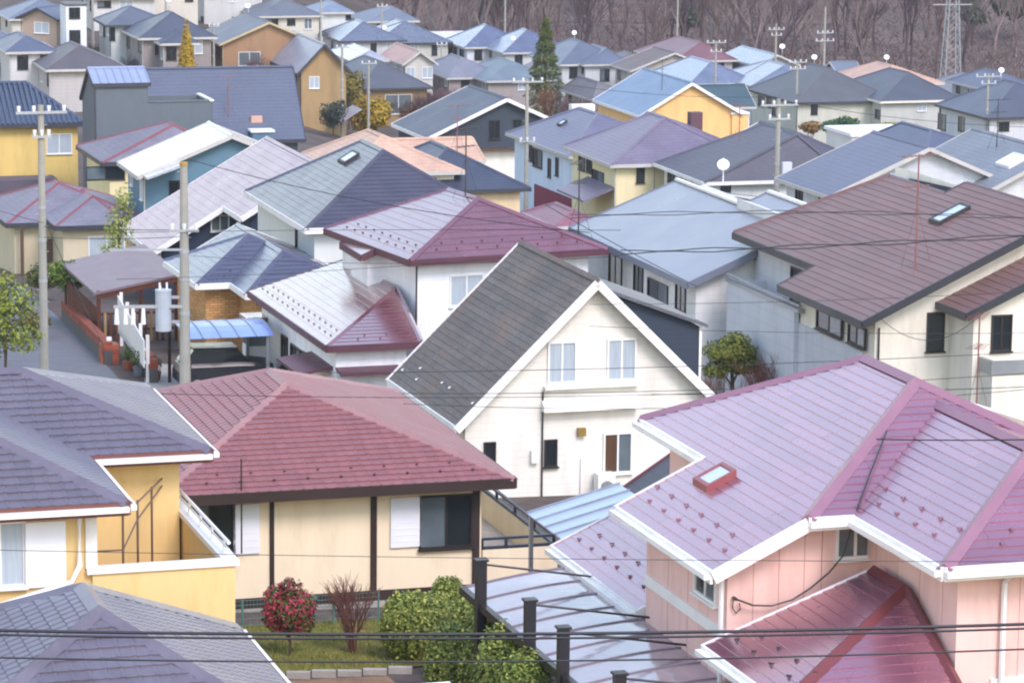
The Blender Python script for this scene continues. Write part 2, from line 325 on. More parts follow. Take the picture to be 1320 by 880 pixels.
class House:
    def __init__(h, name, block, label, cat='house', group=None):
        ax, cx, cy, ze, th, *_ = BLK[block]
        h.zb = min(ground(cx, cy), ground(cx - 4, cy - 4), ground(cx + 4, cy + 4)) - .3
        h.c = Vector((cx, cy, h.zb)); h.th = R(th)
        h.root = empty(name, h.c, h.th); tag(h.root, label, cat, group)
        h.cnt = 0; h.fill = MB()
        h.M = Matrix.Translation(h.c) @ Matrix.Rotation(h.th, 4, 'Z'); h.Mi = h.M.inverted()
    def use(h, block):
        """make `block` the current frame: local u (right), v (back), absolute z"""
        h.ax, cx, cy, h.ze, th, h.L, h.W, h.R, h.ru, h.fi, h.bi = BLK[block]
        h.B = h.Mi @ Matrix.Translation((cx, cy, 0)) @ Matrix.Rotation(R(th), 4, 'Z')
        h.U, h.V = (h.W, h.L) if h.ax == 'a' else (h.L, h.W)
        h.name = block; return h
    def T(h, p): return h.B @ Vector(p)
    def box(h, name, m, u0, v0, z0, u1, v1, z1, parent=None):
        b = MB().box(u0, v0, z0, u1, v1, z1); b.v = [tuple(h.T(p)) for p in b.v]; return b.build(name, m, parent or h.root)
    def mb(h, name, b, m, parent=None, smooth=False):
        b.v = [tuple(h.T(p)) for p in b.v]; return b.build(name, m, parent or h.root, smooth=smooth)
    def planeL(h, u): return h.ze + (u + h.W) * h.R / (h.W + h.ru)
    def planeR(h, u): return h.ze + (h.W - u) * h.R / (h.W - h.ru)
    def std_faces(h):
        if h.fi + h.bi > 2 * h.L - .1: k = (2 * h.L - .1) / (h.fi + h.bi); h.fi *= k; h.bi *= k
        L, W, Rr, ru, fi, bi, z = h.L, h.W, h.R, h.ru, h.fi, h.bi, h.ze
        if h.ax == 'a':
            fl, fr, bl, br = (-W, -L, z), (W, -L, z), (-W, L, z), (W, L, z); rf, rb = (ru, -L + fi, z + Rr), (ru, L - bi, z + Rr)
            F = [('L', [bl, fl, rf, rb]), ('R', [fr, br, rb, rf])]
            if fi > .15: F.append(('F', [fl, fr, rf]))
            if bi > .15: F.append(('B', [br, bl, rb]))
        else:
            fl, fr, bl, br = (-L, -W, z), (L, -W, z), (-L, W, z), (L, W, z); rl, rr = (-L + fi, ru, z + Rr), (L - bi, ru, z + Rr)
            F = [('F', [fl, fr, rr, rl]), ('B', [br, bl, rl, rr])]
            if fi > .15: F.append(('L', [bl, fl, rl]))
            if bi > .15: F.append(('R', [fr, br, rr]))
        return F
    def roof(h, m, faces=None, style=None, step=.28, trim=None, cap=None, thick=.13, seg=1.9, gutter=True, pieces='LF', guards=None, capw=.13, gm=None, gcol=None, gskip=0.):
        F = sorted(faces or h.std_faces(), key=lambda q: 'FLRB'.index(q[0][0])); trim = trim or m; cap = cap or m
        edges = []; slopes = {}
        for k, P in F:
            P = [h.T(p) for p in P]
            sl = MB().slab(P, (0, 0, -thick)).build('roof_slope', m, h.root); slopes[k] = sl
            for i in range(len(P)): edges.append((P[i], P[(i + 1) % len(P)]))
            # frame of this slope: s along the level direction, t up the slope
            n = Vector((0, 0, 0))
            for i in range(len(P)): n += P[i].cross(P[(i + 1) % len(P)])
            n.normalize(); s = Vector((0, 0, 1)).cross(n).normalized(); t = n.cross(s).normalized()
            o = min(P, key=lambda p: p.z); Q = [((p - o).dot(s), (p - o).dot(t)) for p in P]
            fm = Matrix(((s.x, t.x, n.x, o.x), (s.y, t.y, n.y, o.y), (s.z, t.z, n.z, o.z), (0, 0, 0, 1)))
            if style and k[0] in pieces: h.pieces(sl, Q, fm, m, style, step, seg)
            if guards and k[0] in guards: h.guards(sl, Q, fm, gcol, gskip)
        def same(a, b): return (a - b).length < .02
        tb = MB(); gb = MB(); cb = MB()
        for i, (a, b) in enumerate(edges):
            sh = any(same(a, d) and same(b, c) for j, (c, d) in enumerate(edges) if j != i)
            if sh:
                if a.z < b.z or (abs(a.z - b.z) < .01 and (a.x, a.y) < (b.x, b.y)):
                    d = (b - a).normalized(); q = d.cross(Vector((0, 0, 1))).normalized() * capw; up = Vector((0, 0, .075)); dn = Vector((0, 0, -.03))
                    c1 = MB().add([a + q + dn, a + up, a - q + dn, b + q + dn, b + up, b - q + dn], [(0, 1, 4, 3), (1, 2, 5, 4), (2, 0, 3, 5), (0, 2, 1), (3, 4, 5)])
                    c1.build('ridge_cap', cap, h.root)
            else:
                d = (b - a); lev = abs(d.z) < .03
                off = d.cross(Vector((0, 0, 1))).normalized()
                A = a + off * .02 + Vector((0, 0, -thick / 2 - .03)); Bq = b + off * .02 + Vector((0, 0, -thick / 2 - .03))
                MB().beam(A, Bq, .05, thick + .1).build('fascia' if lev else 'barge_board', trim, h.root)
                if lev and gutter and a.z < h.ze + .5:
                    g = MB(); A = a + off * .10 + Vector((0, 0, -.09)); Bq = b + off * .10 + Vector((0, 0, -.09)); g.beam(A, Bq, .11, .09); g.build('gutter', gm or trim, h.root)
        return slopes
    def pieces(h, sl, Q, fm, m, style, step, seg):
        S0 = min(p[0] for p in Q); S1 = max(p[0] for p in Q); T0 = min(p[1] for p in Q); T1 = max(p[1] for p in Q)
        if area(Q) < 0: Q = Q[::-1]
        tile = style == 'tile'; row = 0; t = T0
        while t < T1 - .02:
            w = .25 if tile else seg; s = S0 - (random.uniform(0, w) if not tile else 0)
            while s < S1:
                P = clip(Q, s, s + w - (.0 if tile else .006), t, t + step * 1.0)
                if len(P) >= 3 and abs(area(P)) > .002:
                    full = abs(area(P)) > .995 * w * step
                    if tile and full:
                        key = ('tile', round(step, 3), m.name)
                        if key not in SHARE:
                            b = MB(); n = len(PROF)
                            b.add([(x * w, 0, z + .022) for x, z in PROF] + [(x * w, step, z) for x, z in PROF] + [(x * w, 0, 0) for x, z in PROF],
                                  [(i, i + 1, n + i + 1, n + i) for i in range(n - 1)] + [(2 * n + i, 2 * n + i + 1, i + 1, i) for i in range(n - 1)])
                            me = bpy.data.meshes.new('tile'); me.from_pydata(b.v, [], b.f); me.materials.append(m); SHARE[key] = me
                        if h.cnt < 296: inst('tile', SHARE[key], sl, fm @ Matrix.Translation((s, t, .002))); h.cnt += 1
                        else:
                            Mx = sl.matrix_basis @ fm @ Matrix.Translation((s, t, .002)); h.fill.add([Mx @ v.co for v in SHARE[key].vertices], [tuple(p.vertices) for p in SHARE[key].polygons])
                    else:
                        lift = .026 if tile else .013; n = len(P)
                        top = [(p[0], p[1], lift * (1 - (p[1] - t) / step) + .004) for p in P]
                        v = top + [(p[0], p[1], -.002) for p in P]; f = [tuple(range(n))] + [(i + n, (i + 1) % n + n, (i + 1) % n, i) for i in range(n)]
                        if h.cnt < 296: obj('tile' if tile else 'roof_panel', v, f, m, sl, fm); h.cnt += 1
                        else:
                            h.fill.add([fm @ Vector(p) for p in v], f)
                s += w
            t += step; row += 1
    def guards(h, sl, Q, fm, gcol=None, gskip=0.):
        S0 = min(p[0] for p in Q); S1 = max(p[0] for p in Q); b = MB(); T0 = min(p[1] for p in Q)
        for r_, t in enumerate((T0 + .42, T0 + .75)):
            s = S0 + .4 + .3 * r_
            while s < S1 - .3:
                if random.random() >= gskip and len(clip(Q, s - .15, s + .15, t - .1, t + .15)) == 4:
                    b.add([(s - .026, t, .02), (s + .026, t, .02), (s + .026, t + .012, .062), (s - .026, t + .012, .062), (s - .01, t + .09, .02), (s + .01, t + .09, .02)], [(0, 1, 2, 3), (3, 2, 5, 4), (1, 5, 2), (0, 3, 4), (0, 4, 5, 1)])
                s += .75
        if b.v: tag(b.build('snow_guards', gcol or M['dark_metal'], sl, fm), kind='stuff')
    def done(h, m=None):
        if h.fill.f:
            o = h.fill.build('tile_field', m, h.root); tag(o, kind='stuff')
    def walls(h, m, oh=.45, z0=None, name='wall', gable=None):
        b = MB(); z0 = h.zb if z0 is None else z0; U, V = h.U - oh, h.V - oh
        e = .15
        if h.ax == 'a' and (h.fi < .15 or h.bi < .15):
            zt = h.ze + oh * h.R / (h.W + h.ru) - e; zr = h.ze + h.R - e
            v0 = -V; v1 = V if h.bi < .15 else h.L - h.bi - .1
            prof = [(-U, z0), (U, z0), (U, zt), (h.ru, zr), (-U, zt)]
            if h.fi > .15: v0 = -h.L + h.fi + .1
            n = 5; b.add([(u, v0, z) for u, z in prof] + [(u, v1, z) for u, z in prof], [tuple(range(n)), tuple(range(2 * n - 1, n - 1, -1))] + [(i, i + n, (i + 1) % n + n, (i + 1) % n) for i in range(n)])
            b.f = [q[::-1] for q in b.f]
            if h.fi > .15: b.box(-U, -V, z0, U, v0 - .001, zt)
            if h.bi > .15: b.box(-U, v1 + .001, z0, U, V, zt)
        elif h.ax == 'b' and (h.fi < .15 or h.bi < .15):
            zt = h.ze + oh * h.R / (h.W + h.ru) - e; zr = h.ze + h.R - e
            u0 = -U if h.fi < .15 else -h.L + h.fi; u1 = U if h.bi < .15 else h.L - h.bi
            prof = [(-V, z0), (V, z0), (V, zt), (h.ru, zr), (-V, zt)]
            n = 5; b.add([(u0, v, z) for v, z in prof] + [(u1, v, z) for v, z in prof], [tuple(range(n)), tuple(range(2 * n - 1, n - 1, -1))] + [(i, i + n, (i + 1) % n + n, (i + 1) % n) for i in range(n)])
            if u0 > -U: b.box(-U, -V, z0, u0 - .001, V, zt)
            if u1 < U: b.box(u1 + .001, -V, z0, U, V, zt)
        else:
            sl = h.R / max(h.W, .1); b.box(-U, -V, z0, U, V, h.ze + oh * min(sl, .6) - e)
        o = h.mb(name, b, m); h.oh = oh
        return o
    def wallpoly(h, m, u0, v0, u1, v1, z0=None, zt=None, name='wall', fn=None):
        """wall body on a rectangle whose top follows fn(u)"""
        z0 = h.zb if z0 is None else z0; fn = fn or (lambda u: zt)
        b = MB().box(u0, v0, z0, u1, v1, z0 + 1)
        b.v = [(p[0], p[1], p[2] if p[2] <= z0 + .01 else fn(p[0])) for p in b.v]
        return h.mb(name, b, m)
    def window(h, face, s0, z0, s1, z1, kind='g', at=None, depth=.06, frame=None, n=2):
        """framed window on a wall plane; face F: plane v = at, along u; face L: plane u = at, along v"""
        if at is None: at = -(h.V - h.oh) if face == 'F' else -(h.U - h.oh)
        fm = frame or (M['white_frame'] if kind in 'cgs' else M['dark_frame'])
        if kind == 'b': fm = M['white_frame']
        def P(s, d, z): return (s, at - d, z) if face == 'F' else (at - d, s, z)
        def bx(b, a0, d0, c0, a1, d1, c1):
            p, q = P(a0, d0, c0), P(a1, d1, c1); b.box(*p, *q)
        fw = .05 if s1 - s0 > .5 else .035; b = MB()
        if kind == 's':       # closed white shutter box
            bx(b, s0, 0, z0, s1, depth, z1); o = h.mb('shutter', b, M['shutter'])
            b = MB()
            k = max(2, int((z1 - z0) / .14))
            for i in range(1, k): bx(b, s0 + .04, depth, z0 + (z1 - z0) * i / k - .006, s1 - .04, depth + .008, z0 + (z1 - z0) * i / k + .006)
            h.mb('shutter_rib', b, M['shutter'], o); return o
        bx(b, s0 - fw, 0, z0 - fw, s1 + fw, depth, z0); bx(b, s0 - fw, 0, z1, s1 + fw, depth, z1 + fw)
        bx(b, s0 - fw, 0, z0, s0, depth, z1); bx(b, s1, 0, z0, s1 + fw, depth, z1)
        wide = s1 - s0 > .55
        if wide: bx(b, (s0 + s1) / 2 - fw / 2, 0, z0, (s0 + s1) / 2 + fw / 2, depth - .01, z1)
        o = h.mb('window', b, fm)
        mid = (s0 + s1) / 2
        for i, (a, c) in enumerate([(s0, mid - fw / 2), (mid + fw / 2, s1)] if wide else [(s0, s1)]):
            b = MB(); bx(b, a, .01, z0, c, .03 if i == 0 else .02, z1)
            pm = {'g': 'glass_mid', 'd': 'glass_dark', 'c': 'glass_curtain', 'b': 'glass_brown'}[kind]
            if kind == 'b' and i == 1: pm = 'glass_mid'
            if kind == 'd' and i == 0 and wide and s1 - s0 > .9: pm = 'glass_mid'
            h.mb('pane', b, M[pm], o)
        b = MB(); bx(b, s0 - .08, 0, z0 - fw - .04, s1 + .08, depth + .05, z0 - fw); h.mb('sill', b, fm, o)
        return o
    def wins(h, block=None, grow=.0):
        for n, f, s0, z0, s1, z1, k in WINS:
            if n == (block or h.name):
                g = .12 if f == 'L' else 0.
                h.window(f, s0, z0 - g, s1, z1 + g, k)
    def autowin(h, seed=0):
        """plain windows on the front and left walls of a house that has none listed"""
        rg = random.Random(hash(h.name) % 1000 + seed) if False else random.Random(sum(map(ord, h.name)) + seed)
        have = {(n, f) for n, f, *_ in WINS}
        for face, half in (('F', h.U - h.oh), ('L', h.V - h.oh)):
            if (h.name, face) in have or half < 1.3: continue
            for zt in (h.ze - .35, h.ze - 3.0):
                if zt - 1.2 < h.zb + .6: continue
                n = 2 if half < 3 else 3
                for i in range(n):
                    if rg.random() < .22: continue
                    c = -half + 2 * half * (i + .5) / n + rg.uniform(-.25, .25); w = rg.choice((.55, .8, .8, 1.3)) / 2; hh = rg.choice((.6, .95, 1.05))
                    if w > half / n - .15: w = half / n - .2
                    h.window(face, c - w, zt - hh, c + w, zt, rg.choice('ddgc'))
    def pipe(h, pts, m=None, r=.045): return h.mb('downpipe', MB().tube(pts, r, 6), m or M['white_pipe'])
    def skylight(h, u0, v0, u1, v1, m=None, fm=None):
        z = h.planeL; b = MB()
        lo, hi = min(u0, u1), max(u0, u1); va, vb = min(v0, v1), max(v0, v1); H = .14
        def ring(a0, a1, c0, c1): b.slab([(a0, c0, z(a0) + H), (a1, c0, z(a1) + H), (a1, c1, z(a1) + H), (a0, c1, z(a0) + H)], (0, 0, -H - .02))
        t = .07
        ring(lo, lo + t, va, vb); ring(hi - t, hi, va, vb); ring(lo + t + .001, hi - t - .001, va, va + t); ring(lo + t + .001, hi - t - .001, vb - t, vb)
        o = h.mb('skylight', b, fm or M['dark_metal'])
        b = MB(); b.slab([(lo + t, va + t, z(lo + t) + H - .03), (hi - t, va + t, z(hi - t) + H - .03), (hi - t, vb - t, z(hi - t) + H - .03), (lo + t, vb - t, z(lo + t) + H - .03)], (0, 0, -.03))
        h.mb('skylight_pane', b, m or M['glass_sky'], o); return o
    def antenna(h, u, v, z, hgt=2.2, col='dark_metal', dish=False, rz=0., pink=False):
        b = MB().tube([(u, v, z), (u, v, z + hgt)], .025, 5); cs, sn = math.cos(rz), math.sin(rz)
        for (zz, ln, ne) in ((hgt - .05, 1.3, 7), (hgt * .72, .9, 5)):
            b.beam((u - cs * ln / 2, v - sn * ln / 2, z + zz), (u + cs * ln / 2, v + sn * ln / 2, z + zz), .025, .025)
            for i in range(ne):
                k = -ln / 2 + ln * i / (ne - 1); l2 = .28 - .02 * i
                b.beam((u + cs * k + sn * l2, v + sn * k - cs * l2, z + zz), (u + cs * k - sn * l2, v + sn * k + cs * l2, z + zz), .012, .012)
        for a in (0, 2.1, 4.2): b.tube([(u, v, z + hgt * .55), (u + .55 * math.cos(a), v + .55 * math.sin(a), z - .15)], .007, 4)
        o = h.mb('antenna', b, M['antenna_red' if pink else col])
        if dish: h.dish(u, v, z + hgt * .4)
    def dish(h, u, v, z, r=.36, az=-.35):
        """satellite dish looking up and back to the camera side, on a short arm"""
        b = MB(); n = 14; cx = math.sin(az); cy = -math.cos(az); d = Vector((cx * .8, cy * .8, .55)).normalized(); a = d.cross(Vector((0, 0, 1))).normalized(); c = a.cross(d)
        o = Vector((u, v, z)) + d * .15
        for k, (rr, dd) in enumerate(((0, 0), (r * .55, .03), (r, .09))):
            for j in range(n):
                t = 2 * math.pi * j / n; b.v.append(tuple(o + a * math.cos(t) * rr + c * math.sin(t) * rr + d * dd))
        for k in range(2):
            for j in range(n): b.f.append((k * n + j, k * n + (j + 1) % n, (k + 1) * n + (j + 1) % n, (k + 1) * n + j))
        m = len(b.v); b.v += [tuple(Vector(p) - d * .03) for p in b.v[:m]]; b.f += [tuple(m + i for i in q)[::-1] for q in b.f]
        for j in range(n): b.f.append((2 * n + j, 2 * n + (j + 1) % n, m + 2 * n + (j + 1) % n, m + 2 * n + j))
        b.tube([o - d * .02 , Vector((u, v, z - .5))], .025, 5); b.tube([o - Vector((0, 0, r * .8)), o + d * .42], .012, 4); b.beam(o + d * .40, o + d * .48, .07, .07)
        h.mb('satellite_dish', b, M['dish_white'])
SHARE = {}; M = {}
# ------------------------------------------------------------------ materials
def roofm(name, col, rough=.34, step=.0, objvar=.05, var=.10, spec=.7, **k): return mat(name, col, rough=rough, var=var, vscale=.7, objvar=objvar, spec=spec, **k)
def desat(col, k=.25):
    c = hexc(col); g = sum(c) / 3; return tuple(x + (g - x) * k for x in c)
def farroof(name, col, rough=.36, lines=.13, var=.2, ds=.25, **k): return mat(name, desat(col, ds), rough=rough + (.06 if rough >= .3 else 0), spec=.7 if rough < .3 else .45, var=var, vscale=.55, lines=lines, ldepth=.6, lcol=.3, grain=.10, gscale=9, stain=(tuple(x * .6 + .03 for x in desat(col)), .6, .8), coat=.7 if rough < .3 else .06, metal=.2 if rough < .3 else 0., **k)
def wallm(name, col, lines=.0, rough=.75, var=.07, **k):
    c = hexc(col) if isinstance(col, str) else col; k.setdefault('stain', (tuple(x * .62 + .02 for x in c), .42, 1.1))
    return mat(name, col, rough=rough, spec=.25, var=var, vscale=.6, lines=lines, ldepth=.25, lcol=.10 if lines else 0, vstretch=(1.6, 1.6, .35), **k)
M.update(
 white_frame=mat('white_frame', '#e6e6e4', .45, var=.03), dark_frame=mat('dark_frame', '#2a2625', .4, var=.05), shutter=mat('shutter', '#e3e5ea', .5, var=.04),
 glass_dark=mat('glass_dark', '#1d2429', .06, spec=.8, var=.25, vscale=.8), glass_mid=mat('glass_mid', '#5f6b70', .07, spec=.8, var=.25, vscale=.9),
 glass_curtain=mat('glass_curtain', '#aab6be', .10, spec=.8, var=.14, vscale=3, vstretch=(6, 6, .4)), glass_brown=mat('glass_brown', '#5a4330', .08, spec=.8, var=.15),
 glass_sky=mat('glass_sky', '#b9c6d2', .08, spec=.9, var=.08), white_pipe=mat('white_pipe', '#e4e2e0', .45, var=.04), dark_metal=mat('dark_metal', '#33302f', .45, var=.1),
 dish_white=mat('dish_white', '#eeeeee', .4, var=.02), antenna_red=mat('antenna_red', '#8a5a56', .5, var=.15), white_trim=mat('white_trim', '#e9e7e2', .5, var=.05, stain=('#a9a59c', .25, 2.)),
 concrete=mat('concrete', '#a8a39a', .85, spec=.2, var=.14, grain=.08, stain=('#6f6a61', .4, 1.5)), brick_red=mat('brick_red', '#8a4a38', .8, spec=.2, var=.15, objvar=.18),
 dark_wood=mat('dark_wood', '#35251f', .6, spec=.3, var=.15, grain=.1, gscale=20), galv=mat('galv', '#9aa0a4', .4, metal=.5, var=.1),
)
TRIMW = M['white_trim']
# ------------------------------------------------------------------ near houses
# yellow two-storey house, front left
m1 = roofm('slate_tile', '#605863', .36, coat=.2, objvar=.10, var=.12, stain=('#8b8896', .25, .9)); my = wallm('yellow_wall', '#e4c488', lines=.0, stain=('#c9a566', .5, 1.2)); mbr = mat('brown_fascia', '#6b4038', .5, var=.1)
H = House('yellow_house', 'H1B', 'yellow two-storey house with grey-violet tiled hip roofs, front left corner')
for k in ('H1B', 'H1A', 'H1C'):
    H.use(k); H.roof(m1, style='tile', step=.23, trim=mbr, pieces='FLR', gm=TRIMW, capw=.16, guards=None)
    H.walls(my, .5, z0=H.zb)
H.done(m1)
H.use('H1B'); H.oh = .45; H.walls(my, .45, name='wall') if False else None
H.V = H.W; H.oh = .5
for n, f, s0, z0, s1, z1, k in WINS:
    if n == 'H1B': H.window(f, s0, z0, s1, z1, k, at=-2.7, frame=M['white_frame'])
fb = -2.78; zt = 4.32                                       # balcony beside the front block
H.box('balcony_wall', my, 3.95, fb, 1.6, 6.45, fb + .14, zt)
H.box('balcony_wall', my, 6.31, fb + .141, 1.6, 6.45, 2.7, zt)
H.box('balcony_cap', M['white_trim'], 3.85, fb - .05, zt, 6.52, fb + .2, zt + .1)
H.box('balcony_cap', M['white_trim'], 6.25, fb + .201, zt, 6.52, 2.7, zt + .1)
H.box('balcony_floor', M['concrete'], 3.95, fb + .141, zt - 1.2, 6.309, 2.7, zt - 1.0)
H.box('corner_post', M['white_trim'], 3.84, fb + .02, zt + .1, 4.04, fb + .22, 5.3)
b = MB()
for v in (-2.2, -1.2, -.2, .8, 1.8, 2.5): b.tube([(6.38, v, zt + .1), (6.38, v, zt + .36)], .025, 6)
b.tube([(6.38, -2.6, zt + .36), (6.38, 2.6, zt + .36)], .035, 6); b.tube([(6.38, -2.6, zt + .24), (6.38, 2.6, zt + .24)], .02, 6)
H.mb('balcony_rail', b, M['white_trim'])
b = MB()
for u, v in ((4.7, -1.6), (5.15, -.6), (5.6, .4), (6.0, 1.3)): b.tube([(u, v, zt - 1.0), (u, v, zt + .75)], .022, 6)
b.tube([(4.1, -1.6, zt + .1), (4.7, -1.6, zt + .1), (5.15, -.6, zt + .4), (5.6, .4, zt + .5), (6.0, 1.3, zt + .6)], .018, 6); b.tube([(4.7, -1.6, zt + .7), (6.0, 1.3, zt + .72)], .018, 6)
H.mb('drying_rack', b, mat('rack_brown', '#6b5346', .5))
H.pipe([(3.72, -2.85, 5.4), (3.72, -2.85, 4.5), (3.55, -3.0, 4.25), (1.4, -3.4, 3.8)], M['white_pipe'], .05)

# cream bungalow with maroon roof
m2 = roofm('maroon_tile', '#8a5352', .42, coat=.08, objvar=.10, var=.14, stain=('#9a6a6c', .3, .8)); mcr = wallm('cream_wall', '#eedcbc', stain=('#d2bd98', .5, 1.0)); mdk = mat('dark_timber', '#33231f', .55, var=.12)
H = House('cream_house', 'H2', 'cream house with maroon tiled hip roof and dark timber strips, behind the clipped hedge')
H.use('H2'); sl = H.roof(m2, style='tile', step=.22, trim=mdk, pieces='FRL', gm=mdk, capw=.13, guards='F', cap=mat('maroon_cap', '#97706e', .45, var=.12)); H.done(m2)
H.walls(mcr, .6); W2 = -(H.V - .6)
H.wins()
def strip(u0, u1, z0, z1, d=.035): H.box('timber_strip', mdk, u0, W2 - d, z0, u1, W2 - .001, z1)
strip(-1.42, -1.32, -.14, 2.2); strip(.86, 1.0, -.14, 2.2); strip(3.2, 3.36, -.6, 2.2, .05); strip(-3.4, 3.2, -.36, -.141, .045); strip(-3.4, 3.2, 2.08, 2.3, .04)
H.box('foundation', M['concrete'], -3.3, W2 - .03, H.zb, 3.2, W2 - .002, -.36)
u0, u1, v1 = 3.45, 5.2, 1.6
mrail = mat('rail_dark', '#2b3140', .4, var=.08)
H.box('terrace_wall', mcr, u0, W2, H.zb, u1, W2 + .14, .62); H.box('terrace_wall', mcr, u1 - .14, W2 + .141, H.zb, u1, v1, .62); H.box('terrace_floor', M['concrete'], u0, W2 + .141, H.zb, u1 - .141, v1, .0)
b = MB()
for (p, q) in (((u0, W2 + .07), (u1 - .07, W2 + .07)), ((u1 - .07, W2 + .07), (u1 - .07, v1))):
    for z, r in ((.66, .05), (.86, .045)): b.beam((*p, z), (*q, z), r * 1.6, r * 1.2)
    n = 3 if q[1] < 0 else 4
    for i in range(n + 1): t = i / n; b.beam((p[0] + (q[0] - p[0]) * t, p[1] + (q[1] - p[1]) * t, .62), (p[0] + (q[0] - p[0]) * t, p[1] + (q[1] - p[1]) * t, .86), .06, .06, (0, 1, 0))
H.mb('terrace_rail', b, mrail)
b = MB().tube([(-2.15, W2 - .5, 1.0), (-2.15, W2 - .5, 3.1)], .02, 5); H.mb('mast', b, M['dark_metal'])

# pink house, front right
m3 = roofm('plum_metal', '#a26a7c', .24, coat=1., metal=.5, objvar=.10, var=.12); m3d = roofm('red_metal', '#743034', .36, coat=.15, objvar=.05, var=.10); mpk = mat('pink_wall', '#e8c2b8', .8, spec=.2, var=.05, vscale=.5, vstretch=(1.6, 1.6, .35), stain=('#c99a90', .5, 1.2))
H = House('pink_house', 'H3A', 'pink two-storey house with glossy plum metal roofs and a deep red lower roof')
H.use('H3A'); z = H.planeL; F = H.std_faces()
F = [('L', [(-3.28, 4.22, z(-3.28)), (-3.28, .66, z(-3.28)), (-4.93, .66, z(-4.93)), (-4.93, -4.22, z(-4.93)), (-3.28, -4.22, z(-3.28)), (H.ru, -H.L + H.fi, z(H.ru)), (H.ru, H.L - H.bi, z(H.ru))])] + F[1:]
m3c = mat('plum_cap', '#8d6474', .4, var=.08)
H.roof(m3, F, style='course', step=.2, seg=2.2, cap=m3c, trim=TRIMW, gm=TRIMW, guards='L', capw=.14, gcol=m3c)
H.walls(mpk, .45)
H.wallpoly(mpk, -4.5, -3.77, -2.84, .25, fn=lambda u: z(u) - .15, name='wall')
H.window('F', -2.56, 5.2, -1.95, 5.72, 'g', at=-(H.V - .45) )
H.window('L', -3.3, 4.42, -2.35, 4.92, 'd', at=-4.5, frame=M['white_frame'])
H.box('belt', TRIMW, -4.54, -3.80, 3.86, -4.501, .2, 4.06); H.box('belt', TRIMW, -4.54, -3.81, 3.86, -2.9, -3.771, 4.06)
H.pipe([(-4.62, -3.82, 5.05), (-4.62, -3.82, 3.2)]); H.pipe([(-1.75, -3.86, 5.8), (-1.75, -3.86, 4.7)], mpk, .03)
H.skylight(-3.85, -.95, -3.3, -.25, M['glass_sky'], mat('plum_frame', '#8e4a4c', .4))
b = MB(); cv = -3.92
b.tube([(-4.39, cv, 4.62), (-4.1, cv, 4.5), (-3.77, cv, 4.47), (-3.4, cv, 4.55), (-3.08, cv, 4.73), (-2.8, cv - .1, 5.0), (-2.6, cv - .2, 5.3), (-2.35, -4.12, 6.14), (-1.9, -3.5, 6.5), (-1.5, -2.95, 6.78), (-1.17, -2.48, 7.0)], .016, 5)
b.tube([(-4.4, cv + .12, 4.62), (-4.4, cv, 4.62)], .03, 6); b.tube([(-4.4, cv + .1, 4.62), (-4.42, cv + .1, 4.45), (-4.36, cv + .1, 4.36), (-4.28, cv + .1, 4.42), (-4.3, cv + .1, 4.52)], .012, 5)
H.mb('service_cable', b, M['dark_metal'])
mpj = mat('pink_joint', '#c08f86', .8)
for u in (-4.05, -3.6, -3.15): H.box('panel_joint', mpj, u, -3.774, 3.0, u + .012, -3.7701, H.planeL(u) - .2)
for v in (-2.9, -1.9, -.9): H.box('panel_joint', mpj, -4.504, v, 3.0, -4.5001, v + .012, H.planeL(-4.5) - .2)
H.use('H3B'); H.roof(m3, cap=m3c, style='course', step=.2, seg=2.2, trim=TRIMW, gm=TRIMW, guards='LF', capw=.14, gcol=m3c); H.walls(mpk, .45)
fv = -(H.V - .45)
for v in (-3.6, -2.7, -1.8, -.9): H.box('panel_joint', mpj, -(H.U - .45) - .004, v, 2.0, -(H.U - .45) - .0001, v + .012, H.ze - .05)
for u in (-1.7, -.1, .8): H.box('panel_joint', mpj, u, fv - .004, 2.0, u + .012, fv - .0001, H.ze - .05)
H.pipe([(-2.0, fv - .4, 5.82), (-2.0, fv - .08, 5.6), (-2.0, fv - .08, 2.4)], M['white_pipe'], .05); H.box('belt', TRIMW, -2.16, fv - .05, 3.9, 2.1, fv - .001, 4.02)
H.box('window_hood', mpk, -1.15, fv - .28, 4.35, -.3, fv - .001, 5.7)
H.use('H3C'); H.roof(m3, style='course', step=.2, seg=2.0, trim=TRIMW, gm=TRIMW, guards='L', gcol=m3c); H.walls(mpk, .5)
H.use('H3D'); H.roof(m3d, style='course', step=.22, seg=2.2, trim=TRIMW, gm=TRIMW, guards='L', cap=mat('red_cap', '#6b3236', .5, var=.1)); H.walls(mpk, .4)
H.done(m3)
# polycarbonate lean-to behind the pink house's side roof
mpc = mat('polycarbonate_blue', '#9fb0c6', .18, spec=.6, var=.08, lines=0)

# white gabled house, centre
m4 = roofm('charcoal_shingle', '#625c59', .65, spec=.3, objvar=.13, var=.3, grain=.2, gscale=9, stain=('#806550', .6, .5)); mwh = wallm('white_siding', '#e2ded3', lines=.2, stain=('#b9b4a6', .4, 1.0))
H = House('white_gabled_house', 'H4', 'white clapboard house with a steep charcoal shingle gable roof, centre')
H.use('H4'); H.roof(m4, style='course', step=.2, seg=3.4, trim=TRIMW, gutter=False, pieces='L', capw=.1, guards='L', gcol=M['dish_white'], gskip=.55)
H.walls(mwh, .35)
H.wins(); W4 = -(H.V - .35)
H.box('ledge', TRIMW, -1.4, W4 - .22, 1.06, 1.3, W4 - .001, 1.14)
b = MB().add([(-1.45, W4 - .32, .46), (1.3, W4 - .32, .46), (1.3, W4, .46), (-1.45, W4, .46), (-1.45, W4 - .28, .62), (1.3, W4 - .28, .62), (1.3, W4, .78), (-1.45, W4, .78)], [(3, 2, 1, 0), (4, 5, 6, 7), (0, 1, 5, 4), (1, 2, 6, 5), (2, 3, 7, 6), (3, 0, 4, 7)]); H.mb('awning', b, TRIMW)
